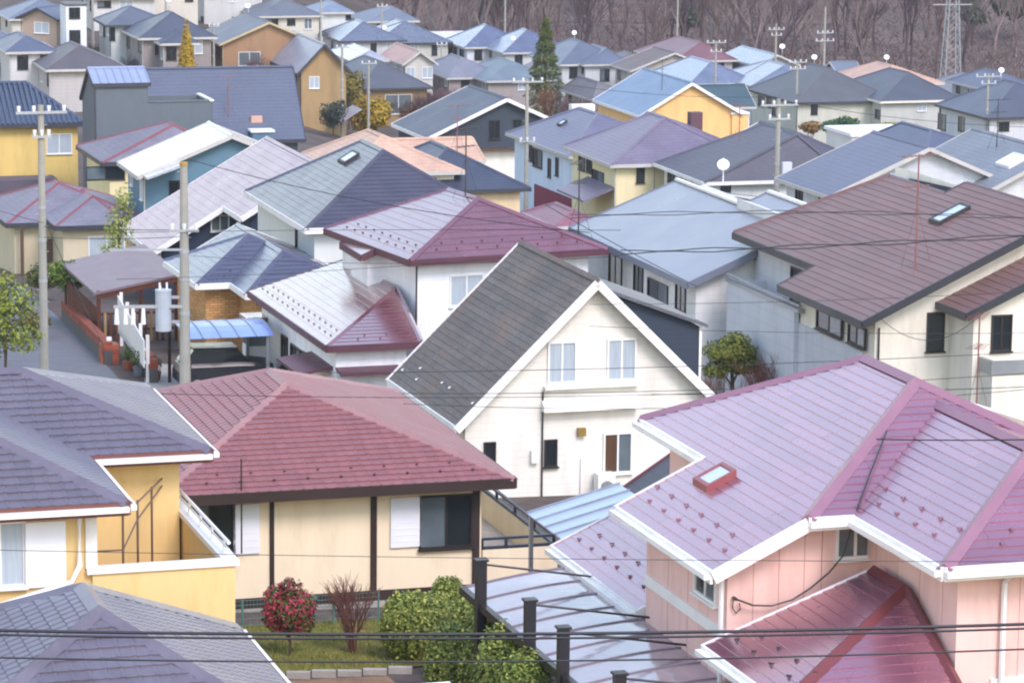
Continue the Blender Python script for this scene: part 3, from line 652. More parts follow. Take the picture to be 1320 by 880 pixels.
H.box('foundation', mat('sand_foundation', '#c2a468', .85, var=.15), -3.62, W4 - .03, H.zb, 3.6, W4 - .002, -1.98)
H.box('foundation_vent', M['dark_metal'], -1.3, W4 - .05, -2.25, -.75, W4 - .031, -2.0)
H.box('vent_hood', mat('brass_vent', '#8a7034', .5), -.42, W4 - .14, -.28, -.2, W4 - .001, -.06); H.box('meter_box', M['white_trim'], -1.75, W4 - .16, -.95, -1.55, W4 - .001, -.62)
H.pipe([(-1.42, W4 - .05, 1.0), (-1.42, W4 - .05, -2.1)], M['dark_metal'], .025); H.pipe([(-.3, W4 - .05, -.9), (-.3, W4 - .05, -2.1)], M['white_pipe'], .02)
b = MB().box(.05, W4 - .5, -2.0, .55, W4 - .1, -1.3); o = H.mb('heat_pump', b, M['white_trim'])
b = MB(); b.tube([(.3, W4 - .52, -1.65), (.3, W4 - .5, -1.65)], .18, 12); H.mb('fan_grille', b, M['galv'], o)
mnv = wallm('navy_siding', '#36414f', lines=.14); m4b = farroof('dormer_roof', '#585c66', lines=0)
b = MB().add([(.6, -2.2, -.5), (3.45, -2.2, -.5), (3.45, -2.2, 2.42), (.6, -2.2, 3.5), (.6, 2.6, -.5), (3.45, 2.6, -.5), (3.45, 2.6, 2.42), (.6, 2.6, 3.5)], [(0, 1, 2, 3), (7, 6, 5, 4), (1, 5, 6, 2), (3, 2, 6, 7), (4, 0, 3, 7)])
H.mb('dormer_wall', b, mnv)
b = MB().slab([(.3, -2.4, 3.74), (3.62, -2.4, 2.5), (3.62, 2.8, 2.5), (.3, 2.8, 3.74)], (0, 0, -.1)); H.mb('dormer_roof', b, m4b)
H.box('corner_trim', TRIMW, 3.43, -2.24, -.5, 3.5, -2.201, 2.42)

# white house with rose metal roof and low side wing
m5 = roofm('rose_metal', '#85505a', .22, coat=1., metal=.45, objvar=.10, var=.12); mw5 = wallm('white_wall', '#edeef0', lines=.25, stain=('#b4b5b6', .4, 1.0)); mdkr = mat('plum_trim', '#5b3742', .45, var=.1)
H = House('white_rose_roof_house', 'H5', 'white two-storey house with rose metal hip roof and a lower side wing')
H.use('H5'); H.roof(m5, style='course', step=.33, seg=9, trim=mdkr, gm=mdkr, guards='LF', gcol=mdkr); H.walls(mw5, .5); H.wins()
H.pipe([(-H.U + .46, -H.V + .46, H.ze), (-H.U + .46, -H.V + .46, H.zb)], M['dark_metal'], .035)
H.antenna(-.2, -.6, H.ze + H.R, 2.4, dish=False, rz=.4); H.antenna(H.U - .5, -H.V + 1.3, H.ze + .3, 2.6, rz=1.)
H.use('H5B'); H.roof(m5, style='course', step=.30, seg=9, trim=mdkr, gm=mdkr, guards='LF', gcol=mdkr); H.walls(mw5, .4); H.wins()
H.box('bay_window', mw5, -1.9, 4.4, -3.4, -1.21, 5.3, -2.9); H.box('bay_roof', m5, -2.0, 4.3, -1.95, -1.21, 5.4, -1.85); H.box('bay_glass', M['glass_mid'], -1.88, 4.45, -2.9, -1.21, 5.25, -1.95)
b = MB().slab([(-2.4, -4.9, -2.12), (-1.0, -4.9, -1.92), (-1.0, -2.0, -1.92), (-2.4, -2.0, -2.12)], (0, 0, -.1)); H.mb('porch_canopy', b, mdkr)
b = MB().slab([(-1.2, -6.0, -2.0), (.9, -6.0, -2.0), (.9, -5.25, -1.9), (-1.2, -5.25, -1.9)], (0, 0, -.09)); H.mb('porch_canopy', b, mdkr)
H.use('H5C'); H.roof(m5, trim=mdkr, gutter=False); H.walls(mw5, .3); H.done(m5)

# pale grey metal roof house
m6 = roofm('pale_grey_metal', '#7f7f88', .34, coat=.35, metal=.2, objvar=.03, var=.07); mw6 = wallm('pale_grey_wall', '#d9d9d6', lines=.3, stain=('#a3a4a3', .45, .9)); mgt = mat('slate_trim', '#6b7280', .45, var=.08)
H = House('grey_roof_house', 'H6', 'pale grey house with a smooth blue-grey metal roof beside the brown-roofed house')
H.use('H6'); z = H.planeL
zr = z(1.0)
H.roof(m6, [('L', [(-3.92, 6.4, z(-3.92)), (-3.92, -6.4, z(-3.92)), (1.0, -6.4, zr), (1.0, -.65, zr), (0, -.65, z(0)), (0, 6.0, z(0))]),
            ('R', [(3.9, -6.4, zr - 1.2), (3.9, 6.0, zr - 1.2), (1.0, 6.0, z(0) - .4), (1.0, -6.4, zr)])], trim=mgt, gm=mgt)
H.wallpoly(mw6, -3.5, -6.0, .98, 5.8, fn=lambda u: z(min(u, .0)) - .15); H.wallpoly(mw6, -.2, -6.01, 3.5, -.8, fn=lambda u: zr - .15 - max(u - 1, 0) * .42)
H.box('ridge_beam', TRIMW, -.08, -.6, z(0) + .0, .08, 6.0, z(0) + .09); H.box('ridge_beam', TRIMW, .92, -6.4, zr, 1.08, -.7, zr + .09)
H.oh = .42; H.wins(); H.dish(.9, 3.6, z(0) + .75, .22)

# brown roof house, right
m7 = roofm('brown_tile', '#785a56', .46, spec=.35, objvar=.10, var=.16, stain=('#8d7674', .3, .6)); mw7 = wallm('ivory_wall', '#e4dfd0', stain=('#b9b39c', .4, 1.0)); mg7 = wallm('grey_panel_wall', '#c3c6cb', lines=.45); mdg = mat('charcoal_trim', '#30343c', .4, var=.08)
H = House('brown_roof_house', 'H7', 'ivory house with broad brown tiled roof and charcoal eaves, right edge')
H.use('H7'); z = H.planeL; zr = z(0); z2 = z(.7)
H.roof(m7, [('L', [(-4.51, 6.65, z(-4.51)), (-4.51, -.55, z(-4.51)), (-5.72, -.55, z(-5.72)), (-5.72, -7.27, z(-5.72)), (.7, -7.27, z2), (.7, -.1, z2), (0, -.1, zr), (0, 4.3, zr)]),
            ('R', [(5.7, -7.27, H.ze + .2), (5.7, 6.65, H.ze + .2), (.7, 4.3, zr - .15), (.7, -7.27, z2)]), ('B', [(4.5, 6.65, z(-4.51)), (-4.51, 6.65, z(-4.51)), (0, 4.3, zr)])],
       style='course', step=.27, seg=14, trim=mdg, gm=mdg, pieces='L')
H.wallpoly(mw7, -5.1, -6.75, .7, -.9, fn=lambda u: z(u) - .15); H.wallpoly(mw7, .701, -6.75, 5.2, 5.5, fn=lambda u: z2 - .2 - (u - .7) * .48); H.wallpoly(mg7, -4.0, -.901, .7, 5.9, fn=lambda u: z(min(u, 0)) - .15)
H.box('balcony_wall', mg7, -5.3, -.9, H.zb, -5.15, 5.0, 1.12); H.box('balcony_wall', mg7, -5.15, 4.85, H.zb, -4.0, 5.0, 1.12)
H.box('balcony_wall', mg7, -5.16, -6.0, H.zb, -5.101, -.902, .75); H.box('balcony_rail', M['galv'], -5.34, -1.3, 1.12, -5.1, 5.05, 1.24); H.box('balcony_rail', M['galv'], -5.32, -1.3, 1.32, -5.24, 5.05, 1.38)
H.box('balcony_floor', M['concrete'], -5.15, -.9, .2, -4.0, 4.85, .3)
for v0, v1 in ((-4.4, -2.5), (-6.2, -5.0)): H.window('L', v0, .92, v1, 1.42, 'd', at=-5.165)
H.window('L', 1.5, .5, 2.6, 1.9, 'd', at=-4.0); H.window('F', -3.44, .85, -2.95, 1.95, 'd', at=-6.75)
H.pipe([(-5.0, -6.82, 1.6), (-5.0, -6.82, -2.4)], M['dark_metal'], .03); H.skylight(-1.4, -2.75, -.35, -2.0, M['glass_sky'])
H.antenna(-3.2, -5.2, z(-3.2), 3.4, pink=True, rz=.3)
H.use('H7B'); z = H.planeL
H.roof(m7, [('L', [(-3.5, 3.0, z(-3.5)), (-3.5, -1.42, z(-3.5)), (0, -1.42, z(0)), (0, 3.0, z(0))]), ('R', [(3.5, -1.42, z(-3.5)), (3.5, 3.0, z(-3.5)), (0, 3.0, z(0)), (0, -1.42, z(0))])], style='course', step=.27, seg=14, trim=mdg, gm=mdg, pieces='L')
H.wallpoly(mw7, -3.1, -1.05, 0, 3.2, fn=lambda u: z(u) - .15); H.wallpoly(mw7, .001, -1.05, 3.1, 3.2, fn=lambda u: z(-u) - .15)
H.window('F', -2.49, 1.12, -1.94, 2.1, 'd', at=-1.05)
H.box('balcony_wall', mw7, -2.85, -1.9, H.zb, 1.0, -1.051, .55); H.box('balcony_rail', M['galv'], -2.9, -1.94, .55, 1.0, -1.82, .95); H.box('balcony_rail', M['galv'], -2.9, -1.819, .55, -2.78, -1.06, .95)
H.antenna(-3.4, -2.1, -1.0, 3.4, pink=True, rz=.9); H.done(m7)

# pale house with slate-blue roof, middle left
m8 = roofm('slate_blue_shingle', '#46424f', .34, coat=.4, metal=.25, objvar=.04, var=.20, grain=.12, gscale=10); mw8 = wallm('pale_green_wall', '#d3d7d2', stain=('#b6bbb6', .2, .7))
H = House('slate_roof_house', 'H8', 'pale house with a slate-blue shingle hip roof and one skylight')
H.use('H8'); H.roof(m8, style='course', step=.26, seg=12, trim=TRIMW, gm=TRIMW); H.walls(mw8, .45); H.skylight(-1.25, -.1, -.6, .95, M['glass_sky']); H.done(m8)
H.pipe([(-H.U + .4, -2.2, H.ze - .4), (-H.U + .4, -2.2, H.ze - 1.7)], M['dark_metal'], .06)

# navy house with mauve roof
m9 = roofm('mauve_metal', '#a2838c', .3, coat=.2, metal=.55, objvar=.03, var=.10); mw9 = wallm('navy_wall', '#2c3a4e', lines=.3)
H = House('navy_house', 'H9', 'navy blue house with a mauve metal roof and white bargeboards')
H.use('H9'); z = H.planeL; W, Rr = H.W, H.R
H.roof(m9, [('L', [(-6.72, 4.0, z(-6.72)), (-6.72, -3.7, z(-6.72)), (-3.54, -3.7, z(-3.54)), (-3.54, -7.2, z(-3.54)), (0, -7.2, z(0)), (0, 3.4, z(0))]), ('R', [(1.2, -7.2, z(0) - .7), (1.2, 3.4, z(0) - .7), (0, 3.4, z(0)), (0, -7.2, z(0))])], style='course', step=.36, seg=12, trim=TRIMW, gm=TRIMW, pieces='L')
H.wallpoly(mw9, -6.2, -3.2, 0, 3.3, fn=lambda u: z(u) - .15); H.wallpoly(mw9, -3.0, -6.8, 0, -3.201, fn=lambda u: z(u) - .15); H.wallpoly(mw9, .001, -6.8, 1.0, 3.3, fn=lambda u: z(0) - .15 - u * .6)
H.window('F', -3.97, -3.17, -3.24, -2.56, 'g', at=-3.2); H.pipe([(-6.3, -3.3, H.ze), (-6.3, -3.3, H.zb)]); H.done(m9)

# tan brick house with steel-blue roof and blue carport
m10 = roofm('steel_blue_metal', '#4f4d60', .3, coat=.55, metal=.3, objvar=.04, var=.12); mbk = mat('tan_brick_wall', '#c79c68', .85, spec=.2, var=.12, grain=.06)
tn = mbk.node_tree; br = tn.nodes.new('ShaderNodeTexBrick'); br.inputs['Scale'].default_value = 1; br.inputs['Brick Width'].default_value = .3; br.inputs['Row Height'].default_value = .1; br.inputs['Mortar Size'].default_value = .012
br.inputs['Color1'].default_value = (*hexc('#b5824c'), 1); br.inputs['Color2'].default_value = (*hexc('#cfa06a'), 1); br.inputs['Mortar'].default_value = (*hexc('#8d7250'), 1)
tco = tn.nodes.new('ShaderNodeTexCoord'); sx = tn.nodes.new('ShaderNodeSeparateXYZ'); ad = tn.nodes.new('ShaderNodeMath'); cx = tn.nodes.new('ShaderNodeCombineXYZ')
tn.links.new(tco.outputs['Object'], sx.inputs[0]); tn.links.new(sx.outputs[0], ad.inputs[0]); tn.links.new(sx.outputs[1], ad.inputs[1]); tn.links.new(ad.outputs[0], cx.inputs[0]); tn.links.new(sx.outputs[2], cx.inputs[1]); tn.links.new(cx.outputs[0], br.inputs['Vector'])
tn.links.new(br.outputs['Color'], tn.nodes['Principled BSDF'].inputs['Base Color'])
H = House('tan_brick_house', 'H10A', 'tan brick house with steel-blue metal hip roof behind the street pole')
H.use('H10A'); H.roof(m10, style='course', step=.3, seg=8, trim=TRIMW, gm=TRIMW, guards='F'); H.walls(mbk, .45)
H.use('H10B'); H.roof(m10, style='course', step=.3, seg=8, trim=TRIMW, gm=TRIMW); H.walls(mbk, .45); H.done(m10)
H.box('wall_lamp', M['dark_metal'], -2.9 + 1.2, -H.V + .28, -1.9, -1.5, -H.V + .45, -1.75)
# ------------------------------------------------------------------ middle and far houses
def simple(name, label, blocks, roof, wall, trim=None, rough=.36, oh=.45, lines=.13, dishes=(), ants=(), wl=.3, group=None):
    H = House(name, blocks[0], label, group=group)
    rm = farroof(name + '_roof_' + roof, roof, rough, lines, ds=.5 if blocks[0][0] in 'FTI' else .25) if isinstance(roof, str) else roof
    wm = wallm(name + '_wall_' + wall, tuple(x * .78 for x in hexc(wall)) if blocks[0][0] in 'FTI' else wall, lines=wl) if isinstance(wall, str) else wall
    for bname in blocks:
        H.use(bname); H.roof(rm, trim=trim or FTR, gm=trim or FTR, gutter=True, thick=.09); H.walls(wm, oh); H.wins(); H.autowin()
        p0 = (-H.U + oh - .07, -H.V + oh - .07); H.pipe([(*p0, H.ze - .1), (*p0, H.zb)], trim or FTR, .04)
    H.use(blocks[0])
    for u, v, dz, r in dishes: H.dish(u, v, H.ze + H.R + dz, r); H.mb('dish_mast', MB().tube([(u, v, H.ze), (u, v, H.ze + H.R + dz)], .03, 5), M['galv'])
    for u, v, hg, pk in ants: H.antenna(u, v, H.ze + H.R * .8, hg, rz=u, pink=pk)
    return H
FTR = mat('far_trim', '#bdb9b2', .55, var=.1)
DK = mat('dark_trim', '#3a3c44', .45, var=.08); BR = mat('brown_trim', '#5c4335', .5, var=.1); BG = mat('beige_trim', '#bca985', .5, var=.08)
H = simple('teal_house', 'narrow teal-walled house with a white metal roof behind the mauve roof', ['H11'], '#b9bec9', '#5d7f91', rough=.22, wl=.0)
b = MB().slab([(-4.4, -3.9, -2.9), (-2.6, -3.9, -2.3), (-2.6, -2.3, -2.3), (-4.4, -2.3, -2.9)], (0, 0, -.12)); H.mb('porch_roof', b, MATS['teal_house_roof_#b9bec9'])
m12 = mat('weathered_grey_roof', '#76717a', .6, var=.2, vscale=.9, lines=.12, ldepth=.5, lcol=.2, grain=.18, gscale=8); mred = mat('red_ridge', '#7d4850', .45, var=.1)
H = House('old_grey_roof_house', 'H12', 'old cream house with weathered grey hip roof and red ridge lines'); H.use('H12'); H.roof(m12, trim=DK, cap=mred, gm=DK, capw=.12); H.walls(wallm('old_cream', '#e0d2a2'), .5); H.wins()
H = House('beige_low_house', 'H13', 'low beige house with grey roofs and red ridge lines beside the left street pole'); 
for k in ('H13', 'H13B'): H.use(k); H.roof(m12, trim=DK, cap=mred, gm=DK, capw=.1); H.walls(wallm('beige_low', '#c9bea0'), .45); H.wins()
H.use('H13'); H.box('door', mat('brown_door', '#5f4a38', .6), -1.9, -3.66, -8.4, -1.1, -3.60, -6.2); H.box('porch_post', BR, -2.9, -4.2, -8.4, -2.75, -4.05, -5.6)
# dark grey cubic house
mgb = wallm('graphite_wall', '#626b72'); mgl = wallm('graphite_side', '#5f6b7c', lines=0); mstd = roofm('pale_steel', '#8b96ae', .3, objvar=.0)
H = House('graphite_house', 'H14', 'boxy graphite grey house with a short pale standing-seam roof and parapet'); H.use('H14')
L, W, ze, Rr = H.L, H.W, H.ze, H.R
H.roof(mstd, [('F', [(-L, -W, ze), (L, -W, ze), (L, -.2, ze + Rr), (-L, -.2, ze + Rr)]), ('B', [(L, W + .3, ze - 1.2), (-L, W + .3, ze - 1.2), (-L, -.2, ze + Rr), (L, -.2, ze + Rr)])], trim=DK, gutter=False)
b = MB()
for i in range(8):
    u = -L + 2 * L * i / 7; b.beam((u, -W, ze + .03), (u, -.2, ze + Rr + .03), .05, .05)
H.mb('standing_seams', b, mstd)
prof = [(-W + .1, H.zb), (W + .1, H.zb), (W + .1, ze - 1.25), (-.2, ze + Rr - .16), (-W + .1, ze - .1)]
b = MB(); b.add([(-L + .1, v, z) for v, z in prof] + [(L - .1, v, z) for v, z in prof], [tuple(range(5)), tuple(range(9, 4, -1))] + [(i, i + 5, (i + 1) % 5 + 5, (i + 1) % 5) for i in range(5)]); H.mb('wall', b, mgb)
H.box('corner_trim', DK, -L + .06, -W + .06, H.zb, -L + .16, -W + .16, ze - .1)
H.box('wing_wall', mgb, L - .1, -W + .101, H.zb, L + 3.7, -W + .25, ze - 1.15); H.box('wing_wall', mgb, L + 3.55, -W + .251, H.zb, L + 3.7, W - .4, ze - 1.15); H.box('wing_wall', mgb, L - .1, W - .55, H.zb, L + 3.549, W - .4, ze - 1.15)
H.box('parapet_cap', TRIMW, L + 3.5, -W + .05, ze - 1.15, L + 3.75, W - .35, ze - 1.06); H.box('parapet_cap', mgb, L - .1, -W + .05, ze - 1.15, L + 3.499, -W + .3, ze - 1.07); H.box('wing_deck', M['concrete'], L - .09, -W + .26, ze - 2.6, L + 3.54, W - .56, ze - 2.3)
# big navy roof
H = House('navy_roof_house', 'H15', 'large house with one steep navy blue roof slope behind the graphite house'); H.use('H15')
mnr = farroof('navy_roof', '#505a70', .42, lines=.2, var=.06); H.roof(mnr, trim=DK, gm=DK); H.walls(wallm('navy_house_wall', '#59606c'), .4); H.antenna(.2, -2.6, H.ze + 1.3, 2.6, pink=True, rz=.2)
H.box('dormer', wallm('dormer_blue', '#5b7c90'), 1.4, -4.3, H.ze - 1.0, 2.7, -3.0, H.ze + .55); H.box('dormer_cap', TRIMW, 1.3, -4.4, H.ze + .55, 2.8, -2.9, H.ze + .68); H.box('chimney', mat('peach_chimney', '#c49a86', .8), 1.6, -2.9, H.ze, 2.3, -2.3, H.ze + 1.4)
b = MB().slab([(-1.6, -6.0, H.ze - 1.0), (.4, -6.0, H.ze - 1.0), (.4, -4.2, H.ze - .2), (-1.6, -4.2, H.ze - .2)], (0, 0, -.12)); H.mb('lean_to_roof', b, MATS['teal_house_roof_#b9bec9']); H.dish(-.3, -4.0, H.ze + .3, .4)
# yellow house with glazed tiles
mgz = mat('glazed_tile', '#454f62', .2, spec=.7, var=.15, vscale=1.0, lines=.16, ldepth=.8, lcol=.3)
H = House('yellow_glazed_house', 'H16', 'yellow house with glazed blue tile roof at the left edge'); H.use('H16'); sl = H.roof(mgz, trim=DK, gm=DK, capw=.22); H.walls(wallm('yellow_far', '#dcbd72'), .5); H.wins()
b = MB()
for i in range(30):
    u = -H.L + 2 * H.L * (i + .5) / 30; k = 1 - abs(u) / H.L if True else 0
    top = min(H.W * .97, (H.L - u) * (H.W / max(H.bi, .1)), (H.L + u) * (H.W / max(H.fi, .1)))
    b.beam((u, -H.W, H.ze + .05), (u, -H.W + top, H.ze + .05 + top * H.R / H.W), .13, .09)
tag(H.mb('roll_tiles', b, mgz), kind='stuff')
H.box('lower_wall', mat('dark_lower', '#5c5560', .8), -3, -5.4, H.zb, 2.5, -H.W + .3, -8.0)
H = simple('orange_tile_house', 'house with pale orange tiled roof, mostly hidden behind the slate-blue roofs', ['H17A', 'H17B'], '#d2a07c', '#e6e0d2', rough=.5, lines=.14)
H = simple('navy_hip_house', 'beige house with dark navy hip roof beside the orange tiled roof', ['H18'], '#3a4257', '#e2c8a0', trim=DK, ants=[(.3, -1.2, 2.6, True)])
H = House('slate_gable_house', 'H19', 'dark slate gabled house with white bargeboards and a cream ground floor'); H.use('H19'); H.roof(farroof('slate_gable_roof', '#3f475a', .42), trim=TRIMW, gutter=False); H.walls(wallm('slate_gable_wall', '#3c4650', lines=.15), .4); H.wins()
H.box('lower_wall', wallm('cream_lower', '#ece6d8'), -4.5, -H.V + .1, H.zb, 4.0, -H.V + .38, H.ze - .9); H.box('lower_canopy', BR, -2.0, -H.V - .5, H.ze - .9, 1.5, -H.V + .38, H.ze - .8)
H = simple('pale_blue_house', 'pale blue two-storey house with slate roof and maroon ground floor', ['H20'], '#66647e', '#d3e0ec', wl=.2)
H.box('lower_wall', wallm('maroon_lower', '#86394a'), -H.U + .38, -H.V + .38, H.zb, -H.U + 3.2, 1.5, H.ze - 2.6); H.skylight(-2.45, .45, -2.0, 1.1); H.box('parapet_box', TRIMW, -.2, H.V - 1.2, H.ze + 1.0, 1.3, H.V - .6, H.ze + 1.75)
H = simple('cream_plum_house', 'cream two-storey house with violet-grey hipped roofs and a small chimney', ['H21A', 'H21B'], '#74667c', '#e9dcae', wl=.0)
H.use('H21B'); H.box('chimney', mat('plum_chimney', '#5d3f48', .6), .3, -.9, H.ze + 1.0, 1.0, -.3, H.ze + H.R + .6)
b = MB().slab([(-5.6, -3.9, -6.6), (-3.7, -3.9, -5.9), (-3.7, 1.0, -5.9), (-5.6, 1.0, -6.6)], (0, 0, -.1)); H.use('H21A'); H.mb('lean_to_roof', b, MATS['cream_plum_house_roof_#74667c'])
H = simple('charcoal_roof_house', 'white house with charcoal roofs and satellite dish in front of the orange gable', ['H22A', 'H22B'], '#52505c', '#e3e3df', trim=TRIMW, rough=.5, ants=[(-1.2, -1.4, 2.0, True)])
H = simple('blue_slope_house', 'grey house with a plain slate-blue roof slope and white verge', ['H23'], '#62677c', '#c9cdd2', rough=.45)
H = simple('weathered_roof_house', 'house with mottled weathered grey roof and skylight at the right edge', ['H24'], m12 if False else '#7a8088', '#d0d2d2', rough=.5); H.skylight(-2.0, -3.6, -1.0, -2.0, M['white_trim'], TRIMW); H.antenna(-.8, .4, H.ze + 1.8, 2.4, rz=.2)
H = House('orange_gable_house', 'H25', 'orange-yellow gabled house with light blue metal roof'); H.use('H25'); H.roof(farroof('light_blue_metal', '#6384a4', .4, lines=.12, var=.05), trim=TRIMW, gutter=False); H.walls(wallm('orange_wall', '#ecbd7c', lines=.2), .4)
H.antenna(-1.5, -3.0, H.ze + 1.4, 2.8); H.box('annex_wall', wallm('orange_wall', '#f0b45e'), H.U - .9, -H.V + .2, H.zb, H.U + .5, -H.V + 3, H.ze - .1); H.box('annex_cap', TRIMW, H.U - 1.0, -H.V + .1, H.ze - .1, H.U + .6, -H.V + 3.1, H.ze + .05)
H = simple('green_roof_house', 'house with dark green roof behind the orange gable', ['H25B'], '#35545c', '#d8dad6')
H = simple('small_rose_house', 'small low house with rose roof between the white house and the grey roof', ['H26'], '#8a4c5c', '#e0dcd8')
# ---- far rows
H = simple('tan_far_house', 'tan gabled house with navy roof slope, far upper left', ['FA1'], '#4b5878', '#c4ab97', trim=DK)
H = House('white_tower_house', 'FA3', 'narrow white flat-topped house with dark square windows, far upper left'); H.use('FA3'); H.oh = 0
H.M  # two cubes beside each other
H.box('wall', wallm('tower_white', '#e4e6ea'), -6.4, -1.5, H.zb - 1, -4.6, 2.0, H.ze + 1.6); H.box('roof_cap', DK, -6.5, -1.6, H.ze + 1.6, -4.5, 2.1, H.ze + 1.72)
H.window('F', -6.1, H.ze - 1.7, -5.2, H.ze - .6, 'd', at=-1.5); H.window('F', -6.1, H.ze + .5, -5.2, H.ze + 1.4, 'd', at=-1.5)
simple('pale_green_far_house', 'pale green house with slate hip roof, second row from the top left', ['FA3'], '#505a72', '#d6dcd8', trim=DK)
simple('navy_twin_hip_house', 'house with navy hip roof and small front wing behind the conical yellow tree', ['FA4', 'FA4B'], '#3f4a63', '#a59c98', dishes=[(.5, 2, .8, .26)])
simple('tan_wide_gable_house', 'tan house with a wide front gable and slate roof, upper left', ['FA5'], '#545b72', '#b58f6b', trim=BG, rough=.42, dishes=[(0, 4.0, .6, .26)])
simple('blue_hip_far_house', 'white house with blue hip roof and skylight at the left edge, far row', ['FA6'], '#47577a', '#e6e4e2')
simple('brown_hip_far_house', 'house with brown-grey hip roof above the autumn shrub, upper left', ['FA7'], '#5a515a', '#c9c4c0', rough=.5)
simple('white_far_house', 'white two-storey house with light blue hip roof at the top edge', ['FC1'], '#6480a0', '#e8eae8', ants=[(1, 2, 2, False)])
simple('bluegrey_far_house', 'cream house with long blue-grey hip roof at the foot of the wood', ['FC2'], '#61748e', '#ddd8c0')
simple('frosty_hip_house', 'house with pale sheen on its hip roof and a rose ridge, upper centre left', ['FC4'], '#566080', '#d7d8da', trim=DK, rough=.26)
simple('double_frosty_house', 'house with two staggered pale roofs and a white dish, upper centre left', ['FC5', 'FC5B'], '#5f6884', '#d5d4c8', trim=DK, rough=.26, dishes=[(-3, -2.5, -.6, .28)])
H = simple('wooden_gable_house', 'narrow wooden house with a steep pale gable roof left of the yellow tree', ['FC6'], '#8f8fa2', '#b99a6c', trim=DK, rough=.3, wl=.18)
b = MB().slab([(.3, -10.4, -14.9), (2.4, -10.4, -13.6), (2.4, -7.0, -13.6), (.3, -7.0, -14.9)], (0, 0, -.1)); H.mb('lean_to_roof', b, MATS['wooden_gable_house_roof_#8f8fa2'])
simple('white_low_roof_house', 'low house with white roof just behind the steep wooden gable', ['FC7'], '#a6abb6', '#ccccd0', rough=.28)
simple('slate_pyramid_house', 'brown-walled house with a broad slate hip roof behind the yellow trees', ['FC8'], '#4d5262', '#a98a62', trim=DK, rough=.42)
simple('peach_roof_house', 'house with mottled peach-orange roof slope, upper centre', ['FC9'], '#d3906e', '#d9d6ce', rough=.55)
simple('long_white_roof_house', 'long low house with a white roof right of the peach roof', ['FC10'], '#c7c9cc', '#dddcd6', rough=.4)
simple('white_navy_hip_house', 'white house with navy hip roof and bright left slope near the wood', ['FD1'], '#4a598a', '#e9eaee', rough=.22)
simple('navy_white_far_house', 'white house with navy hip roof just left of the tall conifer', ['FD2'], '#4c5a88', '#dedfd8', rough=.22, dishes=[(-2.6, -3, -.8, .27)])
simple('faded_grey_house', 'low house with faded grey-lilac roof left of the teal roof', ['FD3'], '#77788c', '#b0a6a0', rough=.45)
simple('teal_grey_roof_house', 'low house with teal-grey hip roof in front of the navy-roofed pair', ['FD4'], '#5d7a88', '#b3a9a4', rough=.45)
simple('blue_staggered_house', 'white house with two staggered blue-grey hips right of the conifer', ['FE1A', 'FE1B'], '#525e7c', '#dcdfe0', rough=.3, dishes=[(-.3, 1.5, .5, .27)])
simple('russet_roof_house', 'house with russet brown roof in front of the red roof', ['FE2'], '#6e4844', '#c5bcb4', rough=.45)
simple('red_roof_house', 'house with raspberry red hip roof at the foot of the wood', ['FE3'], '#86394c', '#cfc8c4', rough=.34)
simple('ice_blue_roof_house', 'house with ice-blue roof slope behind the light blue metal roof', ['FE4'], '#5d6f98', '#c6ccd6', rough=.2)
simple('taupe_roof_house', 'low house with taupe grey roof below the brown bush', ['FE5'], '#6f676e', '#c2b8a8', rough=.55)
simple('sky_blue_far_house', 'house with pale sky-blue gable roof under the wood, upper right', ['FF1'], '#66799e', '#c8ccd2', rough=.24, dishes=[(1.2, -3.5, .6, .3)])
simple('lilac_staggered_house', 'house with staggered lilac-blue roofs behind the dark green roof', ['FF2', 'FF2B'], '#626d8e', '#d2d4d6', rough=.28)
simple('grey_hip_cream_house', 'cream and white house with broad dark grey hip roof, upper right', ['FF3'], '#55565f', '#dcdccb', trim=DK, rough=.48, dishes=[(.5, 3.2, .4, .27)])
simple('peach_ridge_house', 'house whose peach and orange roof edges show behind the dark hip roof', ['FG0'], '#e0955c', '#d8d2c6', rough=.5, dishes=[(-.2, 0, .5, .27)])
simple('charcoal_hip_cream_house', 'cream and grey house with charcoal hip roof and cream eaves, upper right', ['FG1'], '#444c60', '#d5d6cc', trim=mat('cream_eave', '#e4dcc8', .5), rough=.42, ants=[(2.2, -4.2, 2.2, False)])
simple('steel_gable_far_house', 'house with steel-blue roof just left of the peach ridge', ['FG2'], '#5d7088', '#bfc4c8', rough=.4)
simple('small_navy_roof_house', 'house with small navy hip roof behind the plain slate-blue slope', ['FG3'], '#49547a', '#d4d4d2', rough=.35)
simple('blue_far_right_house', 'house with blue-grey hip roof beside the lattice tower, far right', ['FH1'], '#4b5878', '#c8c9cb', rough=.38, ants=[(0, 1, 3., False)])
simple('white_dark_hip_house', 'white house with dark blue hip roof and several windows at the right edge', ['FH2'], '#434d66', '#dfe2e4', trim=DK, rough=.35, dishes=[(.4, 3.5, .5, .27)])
# ------------------------------------------------------------------ small shed between the white gable and the pink house
BLK['SHED'] = ('a', 4.35, 73.5, 1.95, 17, 1.6, 1.5, .95, 0, 0, 0)
H = House('garden_shed', 'SHED', 'small shed with dark gable roof and maroon bargeboard behind the pink house', 'shed'); H.use('SHED')
H.roof(farroof('shed_roof', '#45434b', .5), trim=mat('maroon_board', '#6e343a', .5), gutter=False); H.walls(wallm('shed_wall', '#8d6a62', lines=.15), .25)

